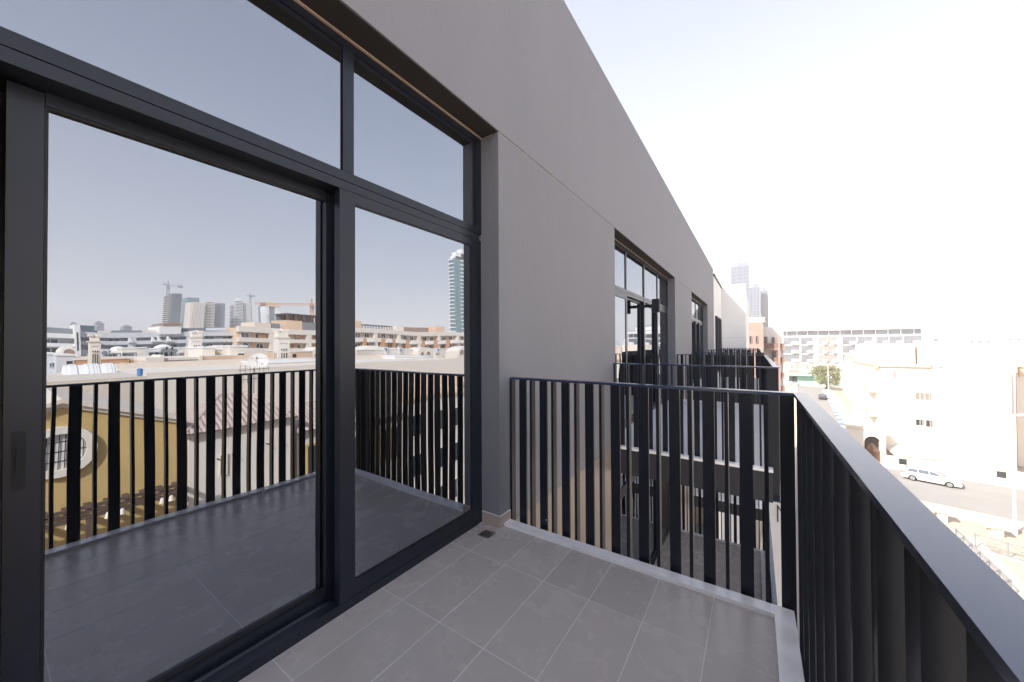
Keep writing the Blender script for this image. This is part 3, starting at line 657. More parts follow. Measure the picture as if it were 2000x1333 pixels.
# street tree
def tree(name, label, x, y, h, rad, seed, group=None, zb=STREET):
    rnd = random.Random(seed); t = thing(name, label, 'tree', (x, y, zb), group)
    mb = MB(); mb.tube([(0, 0, 0), (rad*.05, 0, h*.2), (0, rad*.04, h*.5)], rad*.09, rad*.055, 8)
    for k in range(7):
        an = k*.9+rnd.random(); mb.tube([(0, 0, h*(.28+.03*k)), (rad*.35*math.cos(an), rad*.35*math.sin(an), h*(.5+.03*k)), (rad*.75*math.cos(an), rad*.75*math.sin(an), h*(.62+.05*rnd.random()))], rad*.05, rad*.012, 6)
    mb.build('trunk', M_BARK, t, rel=False)
    bm = MB(); cl = []
    for k in range(60):
        an = rnd.random()*6.283; el = rnd.uniform(-.9, 1.2); rr = rad*rnd.uniform(.2, .95)
        cl.append((Vector((rr*math.cos(an)*math.cos(el*.8), rr*math.sin(an)*math.cos(el*.8), h*.58+h*.38*math.sin(el))), rad*rnd.uniform(.16, .34)))
    for c, r in cl:
        for q in range(90):
            d = Vector((rnd.gauss(0, 1), rnd.gauss(0, 1), rnd.gauss(0, .8))).normalized()*r*rnd.random()**.4; p = c+d; s = rad*rnd.uniform(.03, .065)
            a = Vector((rnd.gauss(0, 1), rnd.gauss(0, 1), rnd.gauss(0, 1))).normalized(); b = a.cross(d+Vector((.01, .02, .03))).normalized()
            bm.face([p-a*s, p+b*s*.5, p+a*s, p-b*s*.5])
    bm.build('crown', M_LEAF, t, rel=False); return t
tree('street_tree', 'round pale green street tree in front of the white apartment block', 20.8, 166, 8.2, 5.2, 3)
# street lamps
def lamp(x, y, h, label, arm=.9, ang=0.0):
    t = thing('street_lamp', label, 'street lamp', (x, y, STREET), 'street lamps along the street', ang)
    mb = MB(); mb.tube([(0, 0, 0), (0, 0, .8)], .16, .15, 12); mb.build('base', M_WHITE2, t, rel=False)
    mb = MB(); mb.tube([(0, 0, .8), (0, 0, h-.25)], .11, .075, 12); mb.build('pole', M_WHITE2, t, rel=False)
    mb = MB(); mb.tube([(-arm*.5, 0, h-.2), (arm*.5, 0, h-.2)], .045, n=8); mb.build('arm', M_WHITE2, t, rel=False)
    for sgn in (-1, 1):
        mb = MB(); mb.prism([(sgn*arm*.28, -.16, h-.28), (sgn*arm*.28, .16, h-.28), (sgn*arm*.72, .11, h-.16), (sgn*arm*.72, -.11, h-.16)], (0, 0, .12)); mb.build('lamp_head', M_WHITE2, t, .01, rel=False)
    return t
lamp(18.0, 48.8, 10.25, 'tall white twin headed street lamp near the right edge', .9, R(10))
lamp(19.2, 150, 9.5, 'slim white street lamp standing before the street tree', .8)

# ---- cars
def car(x, y, rotz, label, paint, cat='car', group=None, zb=STREET):
    t = thing('parked_car', label, cat, (x, y, zb+.012), group, rotz)
    # side profile (x along, z up): hatchback estate, nose at +x
    low = [(-2.25, .42), (-2.32, .62), (-2.28, .92), (-1.9, .98), (1.0, .93), (1.75, .82), (2.2, .66), (2.33, .48), (2.28, .30), (1.78, .24)]
    def arc(cx): return [(cx+.36*math.cos(math.pi*k/8), .31+.36*math.sin(math.pi*k/8)) for k in range(9)]
    prof = low+arc(1.42)+[(1.0, .22), (-.9, .22)]+arc(-1.36)+[(-1.8, .26), (-2.2, .32)]
    mb = MB(); bm = mb.bm
    def ring(y, sc_): return [bm.verts.new((px*(1-.02*(sc_)), y, pz)) for px, pz in prof]
    ys = [(-.86, 1), (-.89, .3), (.89, .3), (.86, 1)]
    rs = [ring(yy, s_) for yy, s_ in ys]; n = len(prof)
    for a, b in zip(rs, rs[1:]):
        for i in range(n): bm.faces.new((a[i], a[(i+1) % n], b[(i+1) % n], b[i]))
    bm.faces.new(rs[0][::-1]); bm.faces.new(rs[-1])
    body = mb.build('body', paint, t, rel=False)
    cab = [(-2.12, .95), (-1.78, 1.36), (-1.3, 1.46), (-.1, 1.48), (.45, 1.38), (1.22, .93)]
    mb = MB(); bm = mb.bm
    lo = [bm.verts.new((px, -.80+(pz-.95)*.28, pz)) for px, pz in cab]; hi = [bm.verts.new((px, .80-(pz-.95)*.28, pz)) for px, pz in cab]
    bm.faces.new(lo[::-1]); bm.faces.new(hi)
    for i in range(len(cab)): j = (i+1) % len(cab); bm.faces.new((lo[i], lo[j], hi[j], hi[i]))
    mb.build('cabin', paint, t, .03, rel=False)
    for sgn in (-1, 1):
        for q in ([(-1.75, 1.02), (-1.62, 1.30), (-1.0, 1.38), (-.95, 1.02)], [(-.88, 1.02), (-.9, 1.39), (-.12, 1.40), (-.05, 1.0)], [(.02, 1.0), (-.04, 1.40), (.38, 1.31), (.98, .99)]):
            mb = MB(); mb.prism([(px, sgn*(.812-(pz-.95)*.28), pz) for px, pz in q], (0, sgn*.006, 0)); mb.build('side_window', M_WINB, t, rel=False)
        mb = MB(); mb.box(.72, .9, sgn*.82, sgn*.98, .98, 1.10); mb.build('wing_mirror', paint, t, .02, rel=False)
        mb = MB(); mb.prism([(-2.31, sgn*.86, .78), (-2.05, sgn*.895, .84), (-2.05, sgn*.895, .95), (-2.29, sgn*.84, .93)], (0, -sgn*.1, 0)); mb.build('tail_lamp', M_LAMPR, t, rel=False)
        mb = MB(); mb.prism([(1.85, sgn*.885, .68), (2.26, sgn*.75, .60), (2.2, sgn*.74, .70), (1.8, sgn*.87, .80)], (0, -sgn*.12, .012)); mb.build('headlight', M_STEEL, t, rel=False)
        for cx in (1.42, -1.36):
            mb = MB(); mb.tube([(cx, sgn*.68, .31), (cx, sgn*.885, .31)], .315, n=22); wh = mb.build('wheel', M_TYRE, t, rel=False)
            mb = MB(); mb.tube([(cx, sgn*.886, .31), (cx, sgn*.893, .31)], .215, n=22)
            for s_ in range(5): an = s_*1.2566; mb.box(0, 0, 0, 0, 0, 0) if 0 else mb.bar((cx, sgn*.897, .31), (cx+.2*math.cos(an), sgn*.897, .31+.2*math.sin(an)), .05, .012)
            rm = mb.build('rim', M_ALLOY, t, rel=False); rm.parent = wh
    def quad(nm, pts, m, off): mb = MB(); mb.prism(pts, off); mb.build(nm, m, t, rel=False)
    quad('windscreen', [(1.15, -.72, .985), (1.15, .72, .985), (.5, .60, 1.375), (.5, -.60, 1.375)], M_WINB, (.006, 0, .012))
    quad('rear_window', [(-2.10, -.66, 1.0), (-2.10, .66, 1.0), (-1.80, .58, 1.345), (-1.80, -.58, 1.345)], M_WINB, (-.012, 0, .01))
    quad('front_grille', [(2.325, -.35, .40), (2.325, .35, .40), (2.30, .35, .55), (2.30, -.35, .55)], M_BLACK, (.012, 0, 0))
    quad('sill', [(-.95, -.885, .20), (.98, -.885, .20), (.98, .885, .20), (-.95, .885, .20)], M_BLACK, (0, 0, .03))
    return t
a, b = pZ(1776, 937, STREET), pZ(1891, 959, STREET); an = math.atan2(b.y-a.y, b.x-a.x)
car((a.x+b.x)/2-.35, (a.y+b.y)/2+.75, an, 'white estate car parked on the side road by the compound wall', M_CARW)
c = pZ(1611, 780, STREET); car(c.x-.5, c.y, R(85), 'small dark car parked beside the blue and white kerb', M_CARR)
for i, (px, py, lab) in enumerate(((1531, 748, 'white car parked nearest the green shop front, left of two'), (1549, 753, 'white car parked before the green shop front, right of two'))):
    c = pZ(px, py, STREET); car(c.x, c.y, R(20+15*i), lab, M_CARW, group='white cars parked by the green shop')
# gate pillars and scroll fence on the open lot
for px, pt, pbm, lab in ((1838, 994, 1018, 'cream gate pillar with flat cap beside the railing, left of two'), (1945, 1024, 1046, 'cream gate pillar with flat cap nearer the street lamp')):
    b = pZ(px, pbm, STREET); hh = pY(px, pt, b.y).z-STREET; t = thing('gate_pillar', lab, 'gate pillar', (b.x, b.y, STREET), 'capped gate pillars of the lot')
    mb = MB(); mb.box(-.32, .32, -.32, .32, 0, hh-.25); mb.build('shaft', M_CREAM, t, .01, rel=False)
    mb = MB(); mb.box(-.62, .62, -.5, .5, hh-.248, hh); mb.build('cap', M_CREAM, t, .02, rel=False)
def lot_fence(pa, pb, label, h=1.15):
    a, b = pZ(*pa, STREET), pZ(*pb, STREET); d = (b-a); L = d.length; t = thing('scroll_fence', label, 'fence', a, 'low scroll fences of the lot', math.atan2(d.y, d.x))
    mb = MB(); mb.box(0, L, -.03, .03, h-.05, h); mb.build('top_rail', M_GREYST, t, rel=False)
    mb = MB(); mb.box(0, L, -.03, .03, .12, .17); mb.build('bottom_rail', M_GREYST, t, rel=False)
    mb = MB(); mb.box(0, L, -.14, .14, 0, .115); mb.build('plinth', M_WALK, t, rel=False)
    n = max(2, int(L/1.25))
    for k in range(n+1):
        x = L*k/n; mb = MB(); mb.box(x-.035, x+.035, -.035, .035, .1, h+.06); mb.build('post', M_GREYST, t, rel=False)
        if k < n:
            w_ = L/n; mb = MB(); mb.bar((x+.05, 0, .18), (x+w_-.05, 0, h-.06), .03); mb.bar((x+.05, 0, h-.06), (x+w_-.05, 0, .18), .03)
            pts = [(x+w_/2+.2*math.cos(q*.5236), 0, (h+.1)/2+.2*math.sin(q*.5236)) for q in range(13)]
            mb.tube(pts, .016, n=5, cap=False); mb.build('scroll_panel', M_GREYST, t, rel=False)
lot_fence((1905, 1072), (2040, 1112), 'low metal scroll fence across the lot under the street lamp')
lot_fence((1868, 1062), (1975, 1170), 'low metal scroll fence running toward us beside the balcony rail')
# white hoarding down between the balconies
hd = thing('hoarding_panel', 'tall white panel with a black mark, seen through the bars below', 'panel', (.62, 13, -4))
mb = MB(); mb.box(.30, .62, 12.0, 12.06, -8.5, -2.6); mb.build('board', M_WHITE, hd, .004)
mb = MB(); mb.box(.46, .485, 11.985, 11.998, -3.3, -2.85); mb.prism([(.485, 11.985, -2.87), (.55, 11.985, -2.98), (.545, 11.985, -3.02), (.485, 11.985, -2.92)], (0, .013, 0)); mb.build('printed_mark', M_BLACK, hd)
mb = MB(); mb.box(.63, .67, 12.0, 12.05, STREET, -2.7); mb.build('support', M_PEACH, hd)

# ================================================================== ACROSS THE STREET, BESIDE US: SEEN IN THE GLASS
def slab_wall(fr, u0, u1, z0, z1, d0, d1, nm, m, par): mb = MB(); fr.box(mb, u0, u1, z0, z1, d0, d1); return mb.build(nm, m, par)
# ochre building with a round window and a pergola
X = 19.0
yb = thing('ochre_building', 'ochre rendered building with cream coping, round window and timber pergola, mirrored in the door glass', 'building', (X+4, 1, STREET))
yk, zk = 1.72, -.73; slope = (-2.064+.73)/(5.508-1.714)
y1 = 5.50; y0 = -6.5; z1 = zk+slope*(y1-yk); z0 = zk-abs(slope)*(yk-y0)
mb = MB(); mb.prism([(X, y0, STREET), (X, y1, STREET), (X, y1, z1), (X, yk, zk), (X, y0, z0)], (8, 0, 0)); mb.build('wall', M_YELLOW, yb)
for (ya, za), (yc_, zc_) in (((yk, zk), (y1, z1)), ((yk, zk), (y0, z0))):
    mb = MB(); mb.prism([(X-.28, ya, za+.005), (X-.28, yc_, zc_+.005), (X-.28, yc_, zc_+.17), (X-.28, ya, za+.17)], (8.4, 0, 0)); mb.build('coping', M_CREAM2, yb)
    mb = MB(); mb.prism([(X-.14, ya, za-.16), (X-.14, yc_, zc_-.16), (X-.14, yc_, zc_+.002), (X-.14, ya, za+.002)], (.135, 0, 0)); mb.build('cornice', M_CREAM2, yb)
cy, cz, ro_, ri = 1.72, -2.72, 1.03, .74
mb = MB(); N = 36
for k in range(N):
    a, b = 2*math.pi*k/N, 2*math.pi*(k+1)/N
    q = [(X-.003, cy+r*math.cos(t), cz+r*math.sin(t)) for r, t in ((ro_, a), (ro_, b), (ri, b), (ri, a))]; mb.prism(q, (-.2, 0, 0))
rw = mb.build('round_window', M_CREAM, yb)
mb = MB(); mb.tube([(X-.004, cy, cz), (X-.03, cy, cz)], ri-.002, n=36); p = mb.build('pane', M_FABRIC, yb); p.parent = rw
for k in range(-4, 5):
    h = math.sqrt(max(0, ri*ri-(k*.16)**2)); mb = MB(); mb.box(X-.075, X-.055, cy+k*.16-.012, cy+k*.16+.012, cz-h, cz+h); p = mb.build('grille_bar', M_BLACK, yb); p.parent = rw
for zz in (-.4, 0, .4):
    h = math.sqrt(ri*ri-zz*zz); mb = MB(); mb.box(X-.055, X-.035, cy-h, cy+h, cz+zz-.012, cz+zz+.012); p = mb.build('grille_bar', M_BLACK, yb); p.parent = rw
zp = -4.82
for dz in (0, -.20, -.40): mb = MB(); mb.box(17.86, 17.96, -4, 5.4, zp+dz-.13, zp+dz); mb.build('pergola_beam', M_TIMBER, yb)
for k in range(17):
    y = -3.6+k*.55; mb = MB(); mb.box(17.97, X-.002, y-.09, y+.09, zp-.34, zp-.18); mb.build('pergola_slat', M_TIMBER, yb)
for y in (-3.4, -.4, 2.4, 5.1): mb = MB(); mb.box(17.85, 17.97, y-.07, y+.07, STREET, zp-.54); mb.build('pergola_post', M_TIMBER, yb)
for k, y in enumerate((1.9, 2.9, 3.3, 4.55, 4.85)):
    mb = MB(); mb.tube([(17.78, y, zp-.45), (17.78, y, zp-.52), (17.78, y, zp-.68)], .05, .1, 10); mb.build('lantern', M_CREAM, yb)
slab_wall(FX(X), -6, 5.4, STREET, STREET+6.6, .005, .9, 'terrace_wall', M_BROWNW, yb)
# cream house with a clay tile hip roof
ROOFME = None
def roof_tile_mesh():
    mb = MB(); n = 6; L = .40; r = .115
    prof = [(r*math.cos(math.pi-math.pi*k/n), .07*math.sin(math.pi*k/n)) for k in range(n+1)]
    inn = [(x*.86, z*.8-.012) for x, z in prof]
    a = [mb.bm.verts.new((x, 0, z)) for x, z in prof]; b = [mb.bm.verts.new((x*.9, L, z*.9)) for x, z in prof]
    c = [mb.bm.verts.new((x, 0, z)) for x, z in inn]
    for k in range(n): mb.bm.faces.new((a[k], a[k+1], b[k+1], b[k])); mb.bm.faces.new((c[k], c[k+1], a[k+1], a[k]))
    return mesh_of(mb, 'roof_tile', M_ROOFT)
RT = roof_tile_mesh()
def tiled_roof(parent, ye0, ye1, yr0, yr1, xe, xr, ze, zr):
    """roof plane facing -X: eave from ye0 to ye1 at xe/ze, ridge from yr0 to yr1 at xr/zr, plus its hips"""
    mb = MB(); mb.face([(xe, ye0, ze), (xe, ye1, ze), (xr, yr1, zr), (xr, yr0, zr)])
    mb.face([(xe, ye0, ze), (xr, yr0, zr), (2*xr-xe, ye0, ze)]); mb.face([(xe, ye1, ze), (2*xr-xe, ye1, ze), (xr, yr1, zr)])
    mb.face([(2*xr-xe, ye0, ze), (xr, yr0, zr), (xr, yr1, zr), (2*xr-xe, ye1, ze)]); mb.face([(xe, ye0, ze), (2*xr-xe, ye0, ze), (2*xr-xe, ye1, ze), (xe, ye1, ze)])
    rf = mb.build('roof', M_ROOFT, parent)
    sl = math.hypot(xr-xe, zr-ze); pit = math.atan2(zr-ze, xr-xe); n = 0
    rows = int(sl/.36)
    for j in range(rows):
        t = j*.36/sl; ya = ye0+(yr0-ye0)*t+.12; yb_ = ye1+(yr1-ye1)*t-.1
        y = ye0+.12
        while y < ye1-.1:
            if ya <= y <= yb_:
                o = inst('roof_tile', RT, rf, (xe+(xr-xe)*t-.03, y+random.uniform(-.008, .008), ze+(zr-ze)*t+.012), rot=(pit+.05, 0, R(-90))); o.location -= wloc(rf); n += 1
            y += .235
    for A, B in (((xe, ye0, ze), (xr, yr0, zr)), ((xe, ye1, ze), (xr, yr1, zr)), ((xr, yr0, zr), (xr, yr1, zr))):
        mb = MB(); mb.tube([Vector(A)+Vector((0, 0, .03)), Vector(B)+Vector((0, 0, .06))], .10, n=8); mb.build('hip_tile', M_ROOFT, rf)
    return n
ch = thing('cream_house', 'cream house with pink clay tile hip roof, mirrored behind the slats', 'house', (X+2.6, 8, STREET))
mb = MB(); mb.box(X, X+5.0, 5.75, 10.65, STREET, -2.86); mb.build('wall', M_CREAM, ch)
mb = MB(); mb.box(X-.16, X+5.1, 5.62, 10.78, -2.98, -2.81); mb.build('eaves_moulding', M_CREAM, ch)
tiled_roof(ch, 5.5, 10.9, 7.75, 8.9, 18.65, 21.6, -2.80, -1.38)
for y in (7.02,):
    window(ch, FX(X), y, y+.26, -5.25, -4.2, M_BLIND, M_CREAM, fw=.04, bars=0)
for y, z in ((6.9, -4.35), (7.55, -4.3), (9.15, -4.1), (9.8, -4.1)):
    mb = MB(); mb.tube([(X, y, z), (X-.32, y, z)], .035, n=8); mb.build('wall_peg', M_TIMBER, ch)
lh = thing('lower_house', 'lower cream house with tile roof and shaded opening beside the cream house, mirrored', 'house', (X+2, 13.5, STREET))
mb = MB(); mb.box(X+.4, X+6, 11.0, 19.0, STREET, -3.9); mb.build('wall', M_CREAM2, lh)
tiled_roof(lh, 10.9, 19.2, 12.5, 17.5, X+.0, X+3.0, -3.85, -2.6)
for k in range(3): window(lh, FX(X+.4), 11.6+k*2.5, 13.4+k*2.5, -7.2, -4.9, M_WIN, M_YELLOW, fw=.12, bars=1)
# more street fronts to the right in the glass
for i, (y0, y1, xx, zt, m, lab) in enumerate(((19.6, 27, 20, -3.2, M_CREAM, 'cream street front with dark windows, mirrored through the close slats of the right pane'), (27.6, 40, 21.5, -2.6, M_CREAM2, 'beige street front farthest along, mirrored in the right pane'))):
    t = thing('street_front', lab, 'house', (xx+3, (y0+y1)/2, STREET)); mb = MB(); mb.box(xx, xx+7, y0, y1, STREET, zt); mb.build('wall', m, t)
    mb = MB(); mb.box(xx-.2, xx+7.1, y0-.1, y1+.1, zt+.002, zt+.3); mb.build('coping', M_PEACH, t)
    for k in range(int((y1-y0)/2.4)):
        for zz in (-6.2, -9.6, -13): window(t, FX(xx), y0+.8+k*2.4, y0+2.0+k*2.4, zz, zz+1.7, M_WIN, M_CREAM, fw=.12, bars=1)
# long cream flat roofed block behind them
cb = thing('flat_roof_block', 'long plain cream flat roofed block behind the tiled house, mirrored in the glass', 'building', (42, 20, STREET))
XB = 34.0; zb_ = -.50
mb = MB(); mb.box(XB, XB+.3, 7.1, 52, STREET, zb_); mb.build('parapet_wall', M_CREAM, cb)
mb = MB(); mb.box(XB+.301, 56, 7.1, 52, STREET, zb_-.55); mb.build('roof', M_CREAM, cb)
mb = MB(); mb.box(XB+.05, 46, -3.5, 7.08, STREET, -.74); mb.build('lower_wing', M_CREAM2, cb)
mb = MB(); mb.box(55.7, 56, 7.1, 52, zb_-.549, zb_+.1); mb.build('back_parapet', M_CREAM2, cb)
# ribbed barrel vault
bv = thing('barrel_vault_roof', 'white ribbed barrel vault roof, mirrored at the left above the railing', 'roof', (43, 4.5, zb_-.6))
ya, yb2 = ry(121, 42), ry(231, 42); zt = -.02; rv = 1.9
def halfcyl(mb, y0, y1, r, xc, zc, n=16):
    pr = [(xc+r*math.cos(math.pi*k/n), zc+r*math.sin(math.pi*k/n)*.9) for k in range(n+1)]
    mb.prism([(x, y0, z) for x, z in pr], (0, y1-y0, 0))
zc = zt-rv*.9
mb = MB(); halfcyl(mb, ya, yb2, rv, 42+rv, zc); mb.build('vault', M_WHITE, bv, smooth=False)
for px in (133, 138, 143, 168, 174, 179, 185, 191, 208, 213, 218, 224):
    y = ry(px, 42); mb = MB(); halfcyl(mb, y-.07, y+.07, rv+.09, 42+rv, zc); mb.build('rib', M_WHITE, bv)
mb = MB(); mb.box(41.9, 42+2*rv+.1, ya-.6, yb2+.5, STREET, zc); mb.build('base', M_CREAM2, bv)
# blue tank and satellite dish on the roofs
tk = thing('water_tank', 'light blue plastic water tank on a black stand, mirrored above the railing', 'water tank', (36, ry(277, 36), zb_-.55))
y = ry(277, 34.7); zt, zb2 = rz(277, 720.5, 34.7), rz(277, 733.5, 34.7); rt = (ry(284, 34.7)-ry(270, 34.7))/2; tk.location = (34.7, y, -.74)
mb = MB(); mb.tube([(34.7, y, zb2), (34.7, y, zb2+.06), (34.7, y, zt-.04), (34.7, y, zt)], rt*.82, rt, 18); mb.build('tank', M_BLUE, tk)
mb = MB(); mb.tube([(34.7, y, -.74), (34.7, y, zb2-.002)], rt*.55, n=14); mb.build('stand', M_BLACK, tk)
mb = MB(); mb.tube([(34.7, y, zt+.001), (34.7, y, zt+.03)], rt*.5, n=14); mb.build('lid', M_BLUE, tk)
ds = thing('satellite_dish', 'large white satellite dish on the flat roof, mirrored right of the middle of the door', 'satellite dish', (35.2, ry(503, 35), zb_-.55))
c = rX(503, 707, 35.0); rd = (ry(523, 35)-ry(483, 35))/2
ax = Vector((-.75, -.45, .5)).normalized(); e1 = ax.cross(Vector((0, 0, 1))).normalized(); e2 = e1.cross(ax)
mb = MB(); rings = []
for i in range(7):
    r = rd*i/6; rings.append([c-ax*(.30*rd*(1-(i/6)**2))+e1*(r*math.cos(t*.2618))+e2*(r*math.sin(t*.2618)) for t in range(24)] if i else [c-ax*.30*rd])
for off in (0, -.03):
    vs = [[mb.bm.verts.new(p+ax*off) for p in rg] for rg in rings]
    for t in range(24): mb.bm.faces.new((vs[0][0], vs[1][t], vs[1][(t+1) % 24]))
    for i in range(1, 6):
        for t in range(24): mb.bm.faces.new((vs[i][t], vs[i+1][t], vs[i+1][(t+1) % 24], vs[i][(t+1) % 24]))
mb.build('reflector', M_FABRIC, ds, smooth=True)
f_ = c+ax*rd*.75
mb = MB()
for t in (0.5, 2.6, 4.7): mb.bar(c+e1*(rd*.9*math.cos(t))+e2*(rd*.9*math.sin(t)), f_, .03)
mb.build('feed_arm', M_GREYST, ds, kind='stuff')
mb = MB(); mb.tube([f_-ax*.08, f_+ax*.16], .07, n=10); mb.build('feed_horn', M_GREYST, ds)
mb = MB(); mb.tube([(c-ax*.35*rd), Vector((c.x+.35, c.y+.15, zb_-.55))], .06, n=8); mb.build('mast', M_GREYST, ds)

# wind towers
def wind_tower(pa, pb, pc, pt, pbm, X, lab):
    """pa..pb side face, pb..pc front face (photo columns), top row pt, bottom row pbm"""
    y0, y1 = ry(pb, X), ry(pc, X); wd = y1-y0; zt, z0 = rz(pb, pt, X), rz(pb, pbm, X); H = zt-z0
    t = thing('wind_tower', lab, 'tower', (X+wd/2, (y0+y1)/2, z0), 'cream wind towers in the reflection')
    mb = MB(); mb.box(X, X+wd, y0, y1, z0-12, zt-.20*H); mb.build('shaft', M_CREAM, t, .03)
    mb = MB(); mb.box(X-.12, X+wd+.12, y0-.12, y1+.12, zt-.198*H, zt-.16*H); mb.build('cornice', M_CREAM2, t)
    mb = MB(); mb.box(X+.1, X+wd-.1, y0+.1, y1-.1, zt-.159*H, zt-.02*H); mb.build('head', M_CREAM, t)
    mb = MB()
    for k in range(7):
        r0, r1 = .42*wd*math.cos(k*.22), .42*wd*math.cos((k+1)*.22); mb.tube([(X+wd/2, (y0+y1)/2, zt-.018*H+.3*wd*math.sin(k*.22)), (X+wd/2, (y0+y1)/2, zt-.018*H+.3*wd*math.sin((k+1)*.22))], r0, max(.01, r1), 16, cap=False)
    mb.build('dome', M_CREAM, t)
    for cx, cy_ in ((0, 0), (0, 1), (1, 0), (1, 1)):
        mb = MB(); mb.box(X+cx*(wd-.3)-.05, X+cx*(wd-.3)+.35, y0+cy_*(wd-.3)-.05, y0+cy_*(wd-.3)+.35, zt-.02*H, zt+.05*H); mb.build('corner_horn', M_CREAM, t)
    fx = FX(X); fy = FY(y0)
    for k in range(3):
        u = y0+wd*(.24+.21*k)
        window(t, fx, u, u+wd*.11, z0+.12*H, z0+.43*H, M_WIN, M_CREAM, fw=.03, bars=0)
        window(t, fx, u, u+wd*.11, z0+.49*H, z0+.54*H, M_WIN, M_CREAM, fw=.03, bars=0)
        u = X+wd*(.24+.21*k); window(t, fy, u, u+wd*.11, z0+.12*H, z0+.43*H, M_WIN, M_CREAM, fw=.03, bars=0)
    for k in range(5):
        u = y0+wd*(.2+.14*k); mb = MB(); fx.box(mb, u, u+wd*.05, z0+.66*H, z0+.68*H, .002, .03); mb.build('vent_hole', M_WIN, t)
wind_tower(153, 169, 193, 655, 719, 62, 'cream wind tower with three dark slits, leftmost of three in the reflection')
wind_tower(363, 376, 397, 653, 706, 70, 'cream wind tower in the middle of three in the reflection, below the tall towers')
wind_tower(531, 544, 567, 649, 722, 60, 'cream wind tower rightmost of three in the reflection, right of the dish')
# terracotta terraces
def terrace(name, X, pa, pb, pt, zb, m, lab, arches=(), rects=(), depth=12, coping=M_CREAM, cat='building'):
    y0, y1 = ry(pa, X), ry(pb, X); zt = rz((pa+pb)/2, pt, X); t = thing(name, lab, cat, (X+depth/2, (y0+y1)/2, STREET))
    mb = MB(); mb.box(X, X+depth, y0, y1, STREET, zt); mb.build('wall', m, t)
    mb = MB(); mb.box(X-.12, X+depth+.1, y0-.1, y1+.1, zt+.002, zt+.28); mb.build('coping', coping, t)
    fx = FX(X)
    for q0, q1, r0, r1 in arches: window(t, fx, ry(q0, X), ry(q1, X), rz(q0, r1, X), rz(q0, r0, X), M_WIN, M_CREAM, arch=True, fw=.22, bars=3)
    for q0, q1, r0, r1 in rects: window(t, fx, ry(q0, X), ry(q1, X), rz(q0, r1, X), rz(q0, r0, X), M_WIN, M_CREAM, fw=.16, bars=2)
    return t
terrace('terracotta_house', 66, 137, 255, 702, 0, M_TERRA, 'terracotta house with a big arched window, mirrored behind the ribbed vault', [(230, 248.5, 711.5, 728)], [])
terrace('terracotta_house', 67.5, 255.6, 303, 700, 0, M_TERRA, 'terracotta house with one small square window, mirrored behind the blue tank', [], [(265.5, 281, 713, 720)])
pt_ = terrace('peach_house', 58, 288, 492, 703, 0, M_PEACH, 'long peach house with arched windows and cream parapets, mirrored left of the dish', [(341, 348, 714, 727), (361, 368, 714, 727), (418, 425, 714, 727), (440, 447, 714, 727)], [(327, 333, 714, 720)], coping=M_CREAM)
for pa, pb, pt in ((288, 317, 699), (317, 324, 694), (392, 398, 696)):
    y0, y1 = ry(pa, 57.9), ry(pb, 57.9); mb = MB(); mb.box(57.6, 62, y0, y1, rz(pa, 712, 57.9), rz(pa, pt, 57.9)); mb.build('parapet_block', M_CREAM, pt_)
mb = MB(); mb.box(57.7, 57.98, ry(396, 57.9), ry(490, 57.9), rz(440, 709, 57.9), rz(440, 696.5, 57.9)); mb.build('parapet_panel', M_PEACH, pt_)
# cream roof houses, domes and arches in the middle distance
def box_house(X, pa, pb, pt, lab, m=M_CREAM, depth=9, pbm=712, win=()):
    y0, y1 = ry(pa, X), ry(pb, X); zt = rz((pa+pb)/2, pt, X); t = thing('roof_house', lab, 'house', (X+depth/2, (y0+y1)/2, STREET))
    mb = MB(); mb.box(X, X+depth, y0, y1, STREET, zt); mb.build('wall', m, t, .03)
    mb = MB(); mb.box(X-.1, X+depth+.1, y0-.1, y1+.1, zt+.002, zt+.2); mb.build('coping', M_WHITE, t)
    for q0, q1, r0, r1 in win: window(t, FX(X), ry(q0, X), ry(q1, X), rz(q0, r1, X), rz(q0, r0, X), M_WIN, m, fw=.1, bars=0)
    return t
box_house(64, 398, 421, 683, 'small cream roof house right of the middle wind tower in the reflection', win=[])
box_house(66, 421, 448, 686, 'cream roof house with one dark square opening, mirrored above the peach house', M_CREAM2, win=[(441, 447.5, 694, 700)])
box_house(63, 449, 482, 681, 'cream roof house with a shaded recess, mirrored left of the dish', win=[(463, 475, 693, 700)])
box_house(72, 193, 213, 686, 'white roof house between the left wind tower and the dark terrace in the reflection', M_WHITE)
box_house(73, 325, 362, 683, 'white roof terrace with round air units, mirrored left of the middle wind tower', M_WHITE, win=[])
box_house(60, 567, 612, 688, 'peach house right of the right wind tower in the reflection', M_PEACH, win=[(572, 580, 692, 703)])
box_house(50, 505, 644, 708, 'low cream roofs below the right wind tower in the reflection', M_CREAM)
box_house(58, 694, 745, 686, 'plain cream wall left in the right pane, under the orange building', M_CREAM2)
box_house(62, 750, 818, 683, 'plain cream roof house between the two arched portals, mirrored', M_CREAM)
box_house(66, 856, 882, 681, 'plain cream house between the arched portals at the right pane edge', M_CREAM)
box_house(52, 768, 806, 697, 'low white roof shed in front of the arched portals, mirrored', M_WHITE, win=[(778, 783, 704, 709), (787, 792, 704, 709)])
box_house(52, 811, 845, 697, 'low white roof shed right of another shed, mirrored near the pane edge', M_WHITE, win=[(832, 836, 704, 707), (838, 846, 704, 707)])
